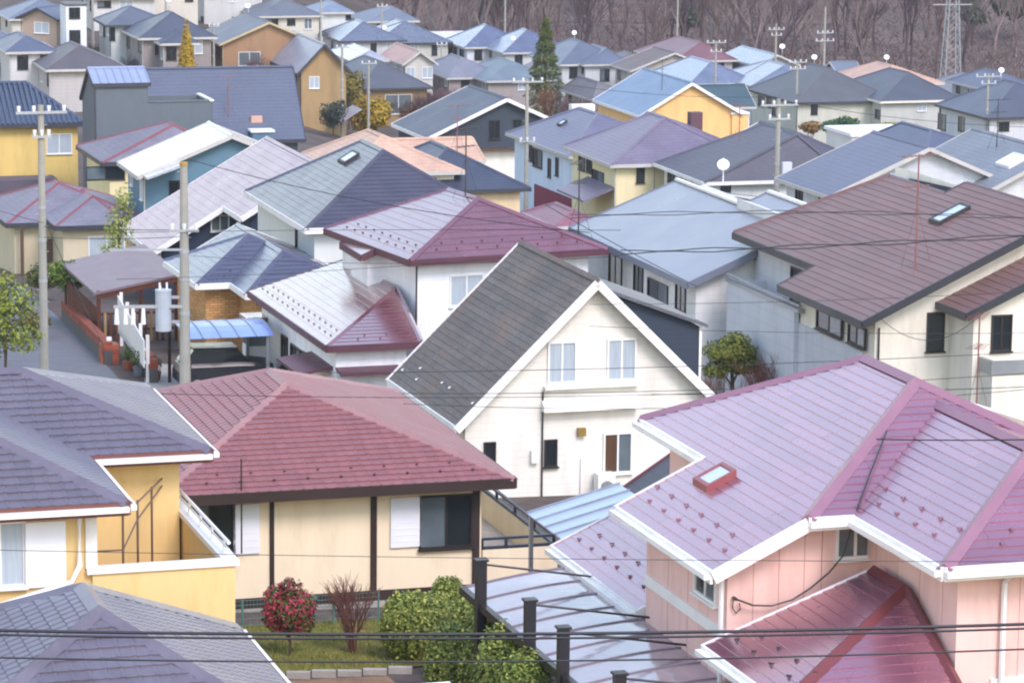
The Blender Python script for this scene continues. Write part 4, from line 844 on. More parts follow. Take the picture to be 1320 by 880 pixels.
# ------------------------------------------------------------------ ground, road, garden
def grid_sheet(name, x0, x1, y0, y1, nx, ny, m, dz=0., kind='structure'):
    v = [(x0 + (x1 - x0) * i / nx, y0 + (y1 - y0) * j / ny, 0) for j in range(ny + 1) for i in range(nx + 1)]
    v = [(x, y, ground(x, y) + dz) for x, y, _ in v]
    f = [(j * (nx + 1) + i, j * (nx + 1) + i + 1, (j + 1) * (nx + 1) + i + 1, (j + 1) * (nx + 1) + i) for j in range(ny) for i in range(nx)]
    return tag(obj(name, v, f, m), kind=kind)
mgd = mat('ground_soil', '#5f5550', .95, spec=.1, var=.3, vscale=.25, grain=.2, gscale=2.2, stain=('#463f36', .6, .12))
grid_sheet('ground', -420, 420, 8, 1500, 60, 120, mgd)
grid_sheet('hillside', -200, 220, 396, 900, 40, 60, mat('leaf_litter', '#6f5f58', .95, spec=.1, var=.35, vscale=.12, grain=.25, gscale=1.2, stain=('#5a4c4a', .7, .08)), .05)
masp = mat('asphalt', '#6d6e72', .9, spec=.2, var=.12, vscale=.8, grain=.1, gscale=12)
def sheet(name, pts, m, dz=.02, kind='structure'):
    return tag(obj(name, [(x, y, ground(x, y) + dz) for x, y in pts], [tuple(range(len(pts)))], m), kind=kind)
sheet('road', [(-26, 108), (-12.4, 112), (-14.6, 122), (-18.9, 141), (-23, 158), (-40, 158), (-30, 130)], masp)
sheet('parking_pad', [(-12.3, 112), (-7, 113.5), (-8.5, 121), (-13.6, 124.5)], M['concrete'], .024)
sheet('garden_path', [(-6.5, 63.6), (-2.2, 64.9), (-2.4, 65.7), (-6.7, 64.4)], mat('dirt_path', '#8d7058', .95, spec=.1, var=.2, grain=.15, gscale=8), .02)
mlw = mat('lawn_green', '#6f6a34', .95, spec=.1, var=.35, vscale=1.2, grain=.25, gscale=14, stain=('#7a5f42', .8, .9))
sheet('lawn', [(-7.2, 64.9), (-1.2, 66.9), (-2.6, 71.9), (-8.8, 70.1)], mlw, .03)
b = MB()
for i in range(5200):
    s, t = random.random(), random.random(); x = -7.2 + 6 * s - 1.5 * t; y = 64.9 + 2 * s + 5.1 * t; z = ground(x, y) + .03; a = random.uniform(0, 6.28); hh = random.uniform(.03, .09)
    dx, dy = .02 * math.cos(a), .02 * math.sin(a)
    b.add([(x - dx, y - dy, z), (x + dx, y + dy, z), (x + random.uniform(-.03, .03), y + random.uniform(-.03, .03), z + hh)], [(0, 1, 2)])
tag(b.build('grass', mat('grass_blade', '#7c8040', .8, spec=.2, var=.3, vscale=2)), 'short yellow-green grass on the garden lawn', 'grass', kind='stuff')
b = MB()
for i in range(9):
    x = -6.4 + i * .5; y = 64.75 + i * .155; q = MB()
    k = empty('edging_stone') if False else None
    o = obj('edging_stone', *(lambda w: (w.v, w.f))(MB().box(x, y, ground(x, y) + .0, x + .47, y + .14, ground(x, y) + .12 + random.uniform(-.01, .02))), M['concrete'])
    o.parent = bpy.data.objects['garden_path']

# ------------------------------------------------------------------ plants
def leafcloud(blobs, n, size, flat=.3, surf=.55):
    """quads scattered through ellipsoid clumps: blobs = (x, y, z, rx, ry, rz)"""
    b = MB(); wsum = sum(q[3] * q[4] * q[5] for q in blobs)
    for (x, y, z, rx, ry, rz) in blobs:
        for i in range(max(8, int(n * rx * ry * rz / wsum))):
            d = Vector((random.gauss(0, 1), random.gauss(0, 1), random.gauss(0, 1))).normalized(); r_ = surf + (1 - surf) * random.random() ** .6
            r_ *= random.uniform(.86, 1.08)
            p = Vector((x + d.x * rx * r_, y + d.y * ry * r_, z + d.z * rz * r_)); s = size * random.uniform(.6, 1.35)
            nn = (d + Vector((random.uniform(-1, 1), random.uniform(-1, 1), random.uniform(-.6, 1.2))) * .8).normalized()
            a = nn.orthogonal().normalized(); a = Matrix.Rotation(random.uniform(0, 6.28), 3, nn) @ a; c = nn.cross(a)
            b.add([p - a * s, p + c * s * .5, p + a * s, p - c * s * .5], [(0, 1, 2, 3)])
    return b
def bare(b, p, d, ln, r_, lev, n=3, spread=.5):
    q = p + d * ln; mid = p + d * ln * .5 + Vector((random.uniform(-1, 1), random.uniform(-1, 1), 0)) * ln * .05
    b.tube([p, mid, q], r_, n, r_ * .6, cap=False)
    if lev <= 0: return
    for k in range(random.choice((2, 3, 3))):
        e = (d + Vector((random.uniform(-1, 1), random.uniform(-1, 1), random.uniform(-.25, .7))) * spread).normalized()
        bare(b, p + d * ln * random.uniform(.55, 1.0), e, ln * random.uniform(.6, .8), r_ * .6, lev - 1, n, spread)
LEAF = {}
def leafm(col, var=.35):
    if col not in LEAF: LEAF[col] = mat('leaf_' + col, col, .6, spec=.3, var=var, vscale=1.7)
    return LEAF[col]
mtr = mat('bark', '#5b4a3f', .9, spec=.15, var=.2, grain=.15)
def tree(name, label, cat, x, y, blobs, n, size, col, trunk=.12, h=1.5, extra=None, group=None, surf=.55):
    z = ground(x, y); t = empty(name, (x, y, z)); tag(t, label, cat, group)
    b = MB().tube([(0, 0, -.2), (.03, .02, h * .5), (-.02, .04, h)], trunk, 7, trunk * .55)
    for (bx, by, bz, rx, ry, rz) in blobs[:5]: b.tube([(0, 0, h * .6), (bx * .5, by * .5, (h * .6 + bz) / 2 + .1), (bx, by, bz)], trunk * .45, 5, trunk * .15)
    b.build('trunk', mtr, t)
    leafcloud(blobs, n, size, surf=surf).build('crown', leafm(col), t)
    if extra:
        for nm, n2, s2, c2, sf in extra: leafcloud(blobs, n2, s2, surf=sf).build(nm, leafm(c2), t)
    return t
def lumps(rx, ry, rz, z, k=7, s=.55):
    out = [(0, 0, z, rx * .75, ry * .75, rz * .75)]
    for i in range(k):
        a = 6.28 * i / k + random.uniform(-.3, .3); e = random.uniform(-.5, .7)
        out.append((rx * .5 * math.cos(a), ry * .5 * math.sin(a), z + rz * .55 * e, rx * s, ry * s, rz * s))
    return out
# clipped hedge bushes in the cream house's garden
def hedge(x, y, rx, ry, hh, label, col='#6c7a34'):
    tree('hedge_bush', label, 'hedge', x, y, [(0, 0, hh * .52, rx, ry, hh * .5)] + [(rx * .4 * math.cos(a), ry * .4 * math.sin(a), hh * .6 + .1 * math.sin(a * 3), rx * .5, ry * .5, hh * .36) for a in (0.4, 1.6, 2.9, 4.1, 5.4)], 5200, .045, col, .05, hh * .6, [('new_growth', 1500, .04, '#a3a650', .95)], 'clipped bushes of the garden hedge', surf=.82)
hedge(-2.08, 67.4, .56, .55, 1.42, 'squarish clipped green bush left-most in the hedge, next to the bare shrub')
hedge(-1.3, 69.9, .42, .42, 1.3, 'low clipped bush at the back of the hedge under the wide window', '#64732f')
hedge(-.85, 67.6, .46, .46, 1.25, 'rounded clipped bush in the middle of the hedge, behind two nearer ones', '#70803a')
hedge(-1.62, 68.5, .46, .46, 1.2, 'clipped bush just behind the squarish left-most one', '#6a7836')
hedge(-.8, 65.2, .5, .5, 1.7, 'tall clipped bush where the hedge meets the first carport post', '#6c7a34')
hedge(-.72, 63.2, .5, .52, 2.05, 'tall clipped bush between the first and second carport posts', '#74823c')
hedge(-.42, 61.2, .52, .54, 2.2, 'tall clipped bush just left of the second carport post', '#667433')
hedge(-.12, 59.2, .52, .54, 2.3, 'tall clipped bush between the second and third carport posts', '#6f7d38')
hedge(.3, 57.2, .55, .56, 2.2, 'tall clipped bush at the bottom edge beside the third carport post', '#66762f')
hedge(-1.15, 62.2, .45, .5, 1.7, 'clipped bush on the lawn side of the tall hedge at the bottom edge', '#6a7836')
# camellia and bare shrubs
tree('camellia', 'round camellia covered in red flowers in front of the cream house', 'shrub', -4.5, 67.6, [(0, 0, 1.0, .45, .42, .5), (-.22, 0, 1.25, .3, .3, .3), (.25, .05, 1.1, .32, .3, .34), (.05, -.1, 1.45, .26, .26, .26), (-.3, .1, .85, .28, .28, .3), (.3, 0, .75, .25, .25, .28)], 2300, .05, '#4c5a2c', .04, .6, [('flowers', 1500, .048, '#a83c50', .92), ('dark_leaves', 700, .05, '#6a3b2c', .6)])
def bareshrub(name, label, x, y, hh, w, col, n=14, lev=3, rad=1.):
    z = ground(x, y); t = empty(name, (x, y, z)); tag(t, label, 'shrub'); mm = mat('twig_' + col, col, .85, spec=.15, var=.2); b = MB()
    for i in range(n):
        a = random.uniform(0, 6.28); k = random.uniform(0, .35) * w
        bare(b, Vector((k * math.cos(a) * .3, k * math.sin(a) * .3, 0)), Vector((math.cos(a) * .35 * w, math.sin(a) * .35 * w, hh)).normalized(), hh * .45, (.012 * hh + .004) * rad, lev, 3, .45)
    b.build('branches', mm, t); return t
bareshrub('bare_shrub', 'leafless brown shrub between the camellia and the hedge', -3.2, 68.1, 1.5, .9, '#6e4a42', 16)
bareshrub('bare_shrub', 'small dry shrub at the base of the white gabled house', 2.85, 88.6, .75, 1.2, '#7d5f48', 12)
bareshrub('bare_shrub', 'reddish-brown leafless shrub right of the yellow-green pine', 8.1, 105.5, 2.3, 1.3, '#7a4f44', 16, 4)
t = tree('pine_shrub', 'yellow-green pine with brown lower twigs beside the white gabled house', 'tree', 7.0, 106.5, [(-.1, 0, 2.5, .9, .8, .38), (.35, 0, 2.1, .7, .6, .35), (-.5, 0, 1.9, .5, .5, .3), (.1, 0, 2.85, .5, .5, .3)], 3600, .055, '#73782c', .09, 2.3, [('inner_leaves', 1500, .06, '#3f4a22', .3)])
b = MB()
for i in range(16):
    a = random.uniform(0, 6.28); bare(b, Vector((.3 * math.cos(a), .3 * math.sin(a), .2)), Vector((.5 * math.cos(a), .4 * math.sin(a), 1)).normalized(), .8, .016, 3, 3, .6)
b.build('dry_twigs', mat('twig_red', '#7a4a38', .85, var=.2), t)
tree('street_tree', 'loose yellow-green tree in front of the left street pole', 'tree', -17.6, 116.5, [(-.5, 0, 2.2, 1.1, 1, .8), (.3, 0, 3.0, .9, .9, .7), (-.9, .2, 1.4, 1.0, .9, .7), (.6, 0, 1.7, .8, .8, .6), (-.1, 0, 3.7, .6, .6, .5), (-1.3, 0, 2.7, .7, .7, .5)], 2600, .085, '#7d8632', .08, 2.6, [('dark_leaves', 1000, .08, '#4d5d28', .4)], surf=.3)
tree('garden_shrub', 'green shrub behind the brick wall beside the brown carport', 'shrub', -18.3, 139.5, lumps(.9, .8, .9, 2.0, 7), 2200, .09, '#4f6a2a', .08, 1.3, [('light_leaves', 700, .09, '#7e8f3a', .8)])
tree('slender_tree', 'slender pale green tree in front of the old grey roof', 'tree', -17.3, 148, [(0, 0, 3.6, .7, .6, 1.0), (.3, 0, 4.6, .5, .5, .8), (-.3, 0, 2.6, .6, .5, .7)], 900, .09, '#8c9448', .06, 3.6, surf=.2)
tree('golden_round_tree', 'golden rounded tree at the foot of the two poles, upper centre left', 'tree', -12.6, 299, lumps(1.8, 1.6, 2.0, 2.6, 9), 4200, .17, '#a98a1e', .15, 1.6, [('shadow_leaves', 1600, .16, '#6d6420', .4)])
tree('olive_tree', 'olive-green tree beside the wooden gable house', 'tree', -14.9, 306, lumps(1.5, 1.3, 1.9, 3.9, 7), 2200, .17, '#6f6526', .12, 2.6)
tree('golden_cypress', 'narrow conical golden cypress, upper left', 'tree', -27.75, 288, [(0, 0, 2.2, .85, .85, 1.6), (0, 0, 3.6, .7, .7, 1.3), (0, 0, 4.8, .48, .48, 1.1), (0, 0, 5.9, .24, .24, .9)], 3200, .13, '#a5861c', .1, 2.0)
tree('green_edge_tree', 'green leafy tree at the left edge above the yellow house', 'tree', -42.4, 283, lumps(1.8, 1.6, 1.7, 2.9, 8), 2600, .18, '#55682a', .13, 1.8)
tree('autumn_shrub', 'olive and orange autumn shrub behind the glazed tile roof', 'shrub', -37.4, 283, lumps(1.9, 1.5, 1.4, 1.8, 8), 2400, .16, '#6d6a2c', .1, 1.0, [('orange_leaves', 1100, .15, '#a5642a', .85)])
tree('green_garden_shrub', 'dark green shrubs below the grey hip roof, upper right', 'shrub', 28.6, 297, lumps(1.9, 1.2, 1.0, 3.2, 7), 1800, .16, '#34582e', .1, 2.4)
tree('yellow_garden_shrub', 'yellow-green shrubs in front of the cream wall, upper right', 'shrub', 32.6, 295, lumps(1.8, 1.0, .8, 3.0, 7), 1600, .16, '#8f8c22', .1, 2.4)
tree('rusty_garden_shrub', 'rust-coloured shrub left of the dark green shrubs, upper right', 'shrub', 26.0, 298, lumps(1.0, .9, .8, 3.0, 6), 900, .15, '#8a6a3a', .1, 2.2)
tree('dark_pine', 'dark green pine on the wooded slope, top right', 'tree', 66, 452, lumps(3.6, 3, 3.4, 5.5, 8), 2600, .35, '#2f4226', .3, 4)
tree('dark_pine', 'small dark pine left of the larger one by the lattice tower', 'tree', 60.5, 455, lumps(1.6, 1.5, 3.0, 4.5, 7), 1300, .32, '#334628', .25, 3)
# tall conifer
x, y = 2.95, 330; z = ground(x, y); t = empty('conifer', (x, y, z)); tag(t, 'tall pointed green conifer in the middle of the far houses', 'tree')
MB().tube([(0, 0, -.3), (0, 0, 5), (0, 0, 10.2)], .22, 7, .03).build('trunk', mtr, t); b = MB(); b2 = MB()
for i in range(5200):
    k = random.random() ** .75; zz = 1.6 + 9.2 * k; rr = (2.25 * (1 - k) ** .85 + .12) * (.45 + .55 * random.random() ** .5) * (1 + .16 * math.sin(zz * 5.5)); a = random.uniform(0, 6.28)
    p = Vector((rr * math.cos(a), rr * math.sin(a), zz - rr * .25)); d = Vector((math.cos(a), math.sin(a), -.35)); s = random.uniform(.12, .26); c = Vector((-math.sin(a), math.cos(a), random.uniform(-.5, .5)))
    (b if random.random() < .7 else b2).add([p - d * s, p + c * s * .45, p + d * s, p - c * s * .45], [(0, 1, 2, 3)])
b.build('crown', leafm('#4a5a22'), t); b2.build('crown_tips', leafm('#6d6a2c'), t)
def baretree(name, label, x, y, hh, col, lev=5, n=1, w=.5):
    z = ground(x, y); t = empty(name, (x, y, z)); tag(t, label, 'tree'); b = MB()
    for i in range(n): bare(b, Vector((random.uniform(-.4, .4) * (n > 1), random.uniform(-.4, .4) * (n > 1), -.1)), Vector((random.uniform(-.2, .2), random.uniform(-.2, .2), 1)).normalized(), hh * .36, .036 * hh / (1 if n == 1 else 2), lev, 3, w)
    b.build('branches', mat('twig_' + col, col, .85, spec=.15, var=.2), t); return t
baretree('rusty_bare_tree', 'rust-brown bushy bare tree at the foot of the conifer', 3.5, 322, 5.4, '#7a5138', 5, 5, .6)
baretree('bare_tree', 'bare brown tree in front of the pale steep gable, upper left', -23.3, 300, 5.0, '#6f585a', 5, 4, .6)
baretree('bare_tree', 'bare brown tree in front of the faded grey-lilac roof', -6.3, 322, 5.0, '#7a6064', 5, 4, .6)
baretree('bare_tree', 'bare brown tree in front of the teal-grey roof', -2.6, 320, 4.2, '#74595c', 5, 4, .6)
baretree('bare_tree', 'bare tree in front of the ice-blue roof', 13.6, 318, 5.0, '#6f5f66', 5, 2, .6)
baretree('bare_tree', 'grey leafless tree against the old pine cluster, upper left', -33.5, 298, 3.4, '#4f5258', 5, 6, .8)
baretree('bare_shrub_tree', 'pinkish bare shrub against the grey balcony wall of the brown-roofed house', 9.0, 103.6, 2.6, '#8f7678', 5, 4, .7)
# leafless wood on the slope behind
protos = []
for k in range(7):
    b = MB(); bare(b, Vector((0, 0, -.5)), Vector((random.uniform(-.08, .08), random.uniform(-.08, .08), 1)).normalized(), 4.4, .2, 6, 3, .42); protos.append(b)
bs = [MB(), MB(), MB()]
for i in range(340):
    y = 402 + 150 * random.random() ** 1.4; x = random.uniform(-.145, .185) * y
    if x / y < -.03 and y < 455: y += 60
    p = random.choice(protos); s = random.uniform(.8, 1.35); a = random.uniform(0, 6.28); ca, sa = math.cos(a) * s, math.sin(a) * s; z0 = ground(x, y)
    bb = bs[i % 3]; k = len(bb.v); bb.v += [(x + vx * ca - vy * sa, y + vx * sa + vy * ca, z0 + vz * s) for vx, vy, vz in p.v]; bb.f += [tuple(q + k for q in f) for f in p.f]
for bb, c, lb in zip(bs, ('#6a5856', '#514448', '#857470'), ('purple-brown leafless wood on the far slope', 'darker leafless trees mixed through the far wood', 'paler grey trunks mixed through the far wood')):
    tag(bb.build('bare_wood', mat('wood_' + c, c, .9, spec=.1, var=.2)), lb, 'wood', kind='stuff')
b = MB()
for i in range(26000):
    y = 398 + 160 * random.random() ** 1.3; x = random.uniform(-.15, .19) * y
    if x / y < -.03 and y < 455: y += 60
    p = Vector((x, y, ground(x, y) + random.random() ** 2 * 3.2)); s = random.uniform(.2, .5); a = random.uniform(0, 6.28); d = Vector((math.cos(a), math.sin(a), random.uniform(.4, 1.6))).normalized() * s; c = d.cross(Vector((random.uniform(-1, 1), 1, .2))).normalized() * s * .12
    b.add([p - d - c, p - d + c, p + d + c, p + d - c], [(0, 1, 2, 3)])
tag(b.build('underbrush', mat('underbrush', '#64524e', .9, spec=.1, var=.5, vscale=.15)), 'brown leafless undergrowth on the far slope', 'undergrowth', kind='stuff')

# far big buildings on the slope
def slopehouse(name, label, x, y, th, L, W, hh, roof, wall, up=0.):
    BLK[name] = ('b', x, y, ground(x, y) + hh + up, th, L, W, 1.6, 0, 0, 0); simple(name, label, [name], roof, wall)
slopehouse('long_grey_building', 'long grey building with pale roof edge on the slope, top right corner', 78, 500, 20, 11, 5, 7.5, '#8a93a8', '#b6b4a8')
slopehouse('dark_slope_house', 'dark navy house half hidden in the wood at the top edge', 23, 470, 10, 3.4, 3, 4.5, '#3f3f58', '#55505c')
slopehouse('ochre_slope_house', 'ochre-walled building in the wood right of the dark pine', 73, 476, 16, 3, 3, 4.5, '#9a9aa0', '#b8a88a')
for i, (x, y, th, rf, lb) in enumerate(((-46, 330, 17, '#5d7090', 'house with grey-blue roof at the top left corner'), (-41, 352, 17, '#51608a', 'blue-roofed house behind the tan gabled house at the top edge'), (-37.5, 362, 17, '#9a6a5e', 'house with faded brick-red roof at the top edge, upper left'), (-31.5, 372, 17, '#6b7488', 'cream house with grey roof behind the navy twin hips'), (-25.0, 366, 17, '#5c6676', 'house with slate roof at the top edge beside the bare wood'), (-45.5, 300, 17, '#62728e', 'house with blue roof cut by the left edge, second row'))):
    nm = 'top_edge_house'; BLK['TE%d' % i] = ('a', x, y, ground(x, y) + 3.3, th, 4.2, 3.6, 1.6, 0, 3.2, 3.2)
    simple(nm if i == 0 else nm, lb, ['TE%d' % i], rf, ('#e0dacb', '#d9d9d6')[i % 2], rough=.4)

# shrubs, pines and sheds that fill the yards of the far rows
mshed = None
yard = [(-42.9, 315.5, 2.6, 'p'), (-38.9, 305.3, 2.4, 'b'), (-37.7, 311.4, 3.0, 'p'), (-35.8, 309.0, 3.0, 'd'), (-34.3, 308.4, 3.4, 'd'), (-33.2, 310.8, 3.2, 'b'), (-31.9, 308.8, 2.6, 'd'), (-27.8, 307.1, 2.6, 'r'), (-25.8, 312.4, 2.2, 'b'), (-22.4, 318.0, 3.4, 'b'), (-21.2, 318.0, 2.8, 'b'), (-18.6, 303.5, 2.6, 'p'), (-15.5, 290.6, 3.0, 'd'), (-11.2, 318.0, 2.2, 'b'), (-10.1, 318.0, 2.0, 'r'), (-8.3, 318.0, 2.8, 'b'), (-6.8, 318.0, 3.0, 'b'), (-4.9, 318.0, 3.0, 'b'), (-3.2, 318.0, 2.6, 'b'), (-1.4, 318.0, 2.6, 'b'), (0.3, 318.0, 2.6, 'p'), (5.4, 318.0, 2.6, 'b'), (6.6, 318.0, 2.4, 'b'), (10.6, 318.0, 2.4, 'b'), (25.4, 318.0, 1.8, 'r'), (36.7, 318.0, 2.0, 'p'), (40.2, 318.0, 2.2, 'd'), (-41.5, 294.4, 2.6, 'p'), (-29.6, 206.7, 1.8, 'd')]
adj = {'p': ('green', 'shrub', '#4f5a2c'), 'd': ('dark pine', 'tree', '#2f3a30'), 'b': ('bare brown', 'shrub', '#6f5a5c'), 'r': ('rust-red', 'shrub', '#7a5038')}
where = ['beside the tan gabled house, far left', 'between the brown hip roof and the narrow white house', 'left-most of the evergreens behind the graphite house', 'second of the evergreens behind the graphite house', 'tallest evergreen behind the graphite house', 'among the evergreens behind the graphite house', 'right-most of the evergreens, by the twin-hip house', 'right of the golden cypress', 'in front of the tan wide gable', 'left of the steep wooden gable', 'against the steep wooden gable wall', 'below the steep wooden gable', 'left of the golden round tree', 'in front of the slate pyramid roof wall', 'at the right corner of the slate pyramid roof house', 'left end of the brush before the faded lilac roof', 'second in the brush before the faded lilac roof', 'between the faded lilac and teal-grey roofs', 'left part of the brush before the teal-grey roof', 'right part of the brush before the teal-grey roof', 'left of the conifer foot', 'right of the conifer foot', 'in front of the taupe roof', 'before the russet roof', 'under the grey hip cream house', 'under the charcoal hip cream house', 'left of the white dark-hip house', 'above the yellow glazed house, far left', 'below the yellow glazed house, left edge']
for (x, y, hh, k), wh in zip(yard, where):
    a, cat_, col = adj[k]
    if k in 'br':
        t = bareshrub('bare_shrub' if k == 'b' else 'rusty_shrub', f'{a} leafless shrub {wh}', x, y, hh * 1.35, 2.0, col, 26, 4, 1.7)
    elif k == 'd':
        tree('evergreen', f'{a} with dense crown {wh}', cat_, x, y, lumps(hh * .42, hh * .4, hh * .5, hh * .62, 7), 1100, .15, col, .1, hh * .4)
    else:
        tree('yard_shrub', f'{a} leafy shrub {wh}', cat_, x, y, lumps(hh * .45, hh * .4, hh * .42, hh * .5, 6), 900, .15, col, .08, hh * .3)

for i, (x, y, r_, hh, n) in enumerate(((60, 448, 2.2, 4, 1), (22, 440, 2.4, 4.5, 1), (44, 470, 2.6, 5, 1), (-2, 452, 2.2, 4.5, 1), (80, 462, 2.4, 5, 1))):
    tree('hill_pine', ['dull green pine in the wood left of the lattice tower', 'dull green pine in the wood above the red roof', 'dull green pine high in the wood, upper right', 'dull green pine in the wood left of the tall conifer', 'dull green pine at the right edge of the wood'][i], 'tree', x, y, lumps(r_, r_, hh * .55, hh * 1.1, 7), 1300, .3, '#4c5242', .2, hh * .8)
# street-side greenery and pots
tree('roadside_shrub', 'dark green roadside shrub at the left edge below the low beige house', 'shrub', -21.5, 139, lumps(.9, .8, .7, .8, 6), 1400, .08, '#48562c', .05, .5)
tree('roadside_shrub', 'mixed brown-green shrub between the left pole and the brick wall', 'shrub', -18.9, 133, lumps(.7, .7, .6, .7, 6), 1200, .08, '#6a6636', .05, .5)
tree('roadside_shrub', 'olive shrub against the beige house wall behind the left pole', 'shrub', -20.8, 150, lumps(1.0, .8, .9, 1.2, 6), 1400, .09, '#5a5f30', .06, .7)
for i, (x, y, c, lb) in enumerate(((-13.9, 121.8, '#8a4a34', 'terracotta pot with a small plant on the drive, left-most'), (-13.3, 119.8, '#6b6f78', 'grey pot with a small plant in the middle of the drive'), (-12.6, 118.4, '#9a5a3c', 'terracotta pot with a small plant by the ochre-capped pole'))):
    t = empty('plant_pot', (x, y, ground(x, y) + .02)); tag(t, lb, 'plant pot'); MB().tube([(0, 0, 0), (0, 0, .1), (0, 0, .34)], .17, 12, .24).build('pot', mat('pot_' + c, c, .8, var=.1), t); leafcloud([(0, 0, .62, .28, .28, .3)], 160, .06).build('plant', leafm('#5a6a30'), t)

# low infill houses between the far rows
for i, (x, y, rf, wl_, lb) in enumerate(((-36.5, 286, '#4a4c58', '#cfc8bc', 'low house with dark slate roof in front of the pale green far house'), (-43.0, 290, '#57607a', '#d8d4cc', 'low house with blue-grey roof in front of the tan gabled house'), (-21.0, 330, '#7a6a6e', '#d4cdc2', 'low house with taupe roof behind the steep wooden gable'), (-6.5, 372, '#5c647c', '#d0ccc4', 'low house with grey-blue roof behind the long white roof'), (3.2, 374, '#8c8c9a', '#cfcac4', 'low house with pale grey roof behind the tall conifer'), (12.5, 382, '#6a6066', '#c8c2bc', 'low house with brown-grey roof at the edge of the wood above the staggered blue hips'), (22.5, 376, '#59617a', '#cfccc8', 'low house with slate roof at the wood edge right of the red roof'), (38.8, 352, '#666c80', '#d0cdc8', 'low house with grey roof at the wood edge behind the peach roof'), (46.5, 352, '#77707a', '#ccc8c4', 'low house with mauve-grey roof at the foot of the lattice tower'), (9.5, 300, '#6a5a5c', '#cfc6ba', 'low house with brown roof tucked left of the orange gable'))):
    BLK['IN%d' % i] = ('a', x, y, ground(x, y) + 2.9, 17, 3.8, 3.2, 1.4, 0, 2.8, 2.8)
    simple('infill_house', lb, ['IN%d' % i], rf, wl_, rough=.42)
# ------------------------------------------------------------------ poles
mpole = mat('pole_concrete', '#9c9a90', .85, spec=.2, var=.12, grain=.06); mins = mat('porcelain', '#e6e6e4', .3, var=.03); marm = mat('arm_steel', '#a9adae', .5, metal=.3, var=.1)
def pole(label, x, y, hh, r0=.16, arms=((.3, 1.0),), tf=None, top=None, box=None, rz=.3, name='utility_pole', dish=False):
    z = ground(x, y); t = empty(name, (x, y, z), rz); tag(t, label, 'utility pole', 'utility poles along the streets')
    MB().tube([(0, 0, -.4), (0, 0, hh * .5), (0, 0, hh)], r0, 10, r0 * .62).build('shaft', mpole, t, smooth=False)
    for dz, w in arms:
        MB().beam((-w, -.14, hh - dz), (w, -.14, hh - dz), .08, .09).build('crossarm', marm, t)
        n = 3 if w < .8 else 4
        for i in range(n):
            k = -w + .1 + (2 * w - .2) * i / (n - 1); q = MB()
            q.tube([(k, -.14, hh - dz + .045), (k, -.14, hh - dz + .1), (k, -.14, hh - dz + .12), (k, -.14, hh - dz + .24)], .05, 7, .07); q.build('insulator', mins, t)
    b = MB()
    for i in range(int(hh / .45) - 3): b.beam((-.22 if i % 2 else 0, 0, 1.8 + i * .45), (0 if i % 2 else .22, 0, 1.8 + i * .45), .02, .02)
    b.build('step_bolts', marm, t)
    for k in (.35, .5, .62): MB().tube([(0, 0, hh * k), (0, 0, hh * k + .12)], r0 * (1 - .38 * k) + .012, 10).build('band', marm, t)
    if tf:
        for (dx, dy, zz, rr, hgt) in tf:
            q = MB(); q.tube([(dx, dy, zz), (dx, dy, zz + .05), (dx, dy, zz + hgt - .05), (dx, dy, zz + hgt)], rr, 14, rr); q.tube([(dx, dy, zz + hgt), (dx, dy, zz + hgt + .06)], rr * 1.05, 14)
            o = q.build('transformer', mat('transformer_grey', '#a9b1b8', .5, var=.08), t)
            for k in (-.12, .12): MB().tube([(dx + k, dy, zz + hgt + .06), (dx + k, dy, zz + hgt + .3)], .035, 7).build('bushing', mins, o)
            MB().beam((0, 0, zz + .3), (dx, dy, zz + .3), .06, .1).build('bracket', marm, t); MB().beam((0, 0, zz + hgt - .2), (dx, dy, zz + hgt - .2), .06, .1).build('bracket', marm, t)
    if box:
        dx, zz, w, hgt = box; MB().box(dx - w / 2, -.3, zz, dx + w / 2, -.05, zz + hgt).build('switch_box', mat('box_grey', '#cfd3d6', .5, var=.06), t)
    if top: MB().tube([(0, 0, hh), (0, 0, hh + .12)], r0 * .7, 10).build('cap', mat('pole_cap', '#a9853f', .6), t)
    return t
pole('concrete utility pole at the left edge behind the loose street tree', -16.65, 119.5, 9.7, .17, ((.25, .9), (1.1, .35)), None, None, None, .3)
t = pole('ochre-capped utility pole with a grey transformer drum in front of the tan brick house', -11.15, 114.5, 7.85, .2, ((2.2, .5),), [(-.72, .05, 2.2, .27, 1.35)], True, None, .1)
MB().beam((-2.4, -.1, 3.05), (.1, -.1, 3.05), .08, .1).build('crossarm', marm, t); MB().beam((-2.5, -.1, 5.0), (.1, -.1, 5.0), .06, .07).build('crossarm', marm, t)
for k in (-2.3, -2.0, -1.75, -1.4): MB().tube([(k, -.1, 2.45), (k, -.1, 3.0)], .09, 8, .06).build('insulator', mins, t)
pole('tall bare-topped concrete pole in front of the pale blue house', .72, 196.5, 9.15, .15, ((.15, .95), (3.6, .5)))
pole('concrete pole left of the golden rounded tree', -14.9, 294, 8.1, .16, ((.3, .6),))
pole('concrete pole passing in front of the golden rounded tree', -12.75, 297, 7.3, .15, ((.2, .7),))
pole('concrete pole with pale switch box in front of the charcoal roof', 13.35, 172, 8.8, .18, ((.3, 1.0), (1.0, .6)), None, None, (.45, 4.7, .5, .9))
pole('pole with a tangle of white insulators left of the charcoal hip house', 25.6, 309, 8.2, .16, ((.1, .9), (.7, .8)))
pole('pole with crossarms rising in front of the dark hip roof, right edge', 40.3, 290, 8.0, .15, ((.2, 1.2), (.8, .7)))
pole('pole between the red roof and the ice-blue roof', 19.3, 328, 8.8, .15, ((.15, 1.0), (1.0, .6)))
pole('pole behind the golden cypress, upper left', -31.3, 306, 8.6, .15, ((.4, .7),))
pole('pole right of the golden cypress beside the tan wide gable', -26.6, 301, 6.0, .14, ((.3, .5),))
pole('pole beside the narrow white house, top left', -38.6, 312, 7.4, .15, ((.3, .6),))
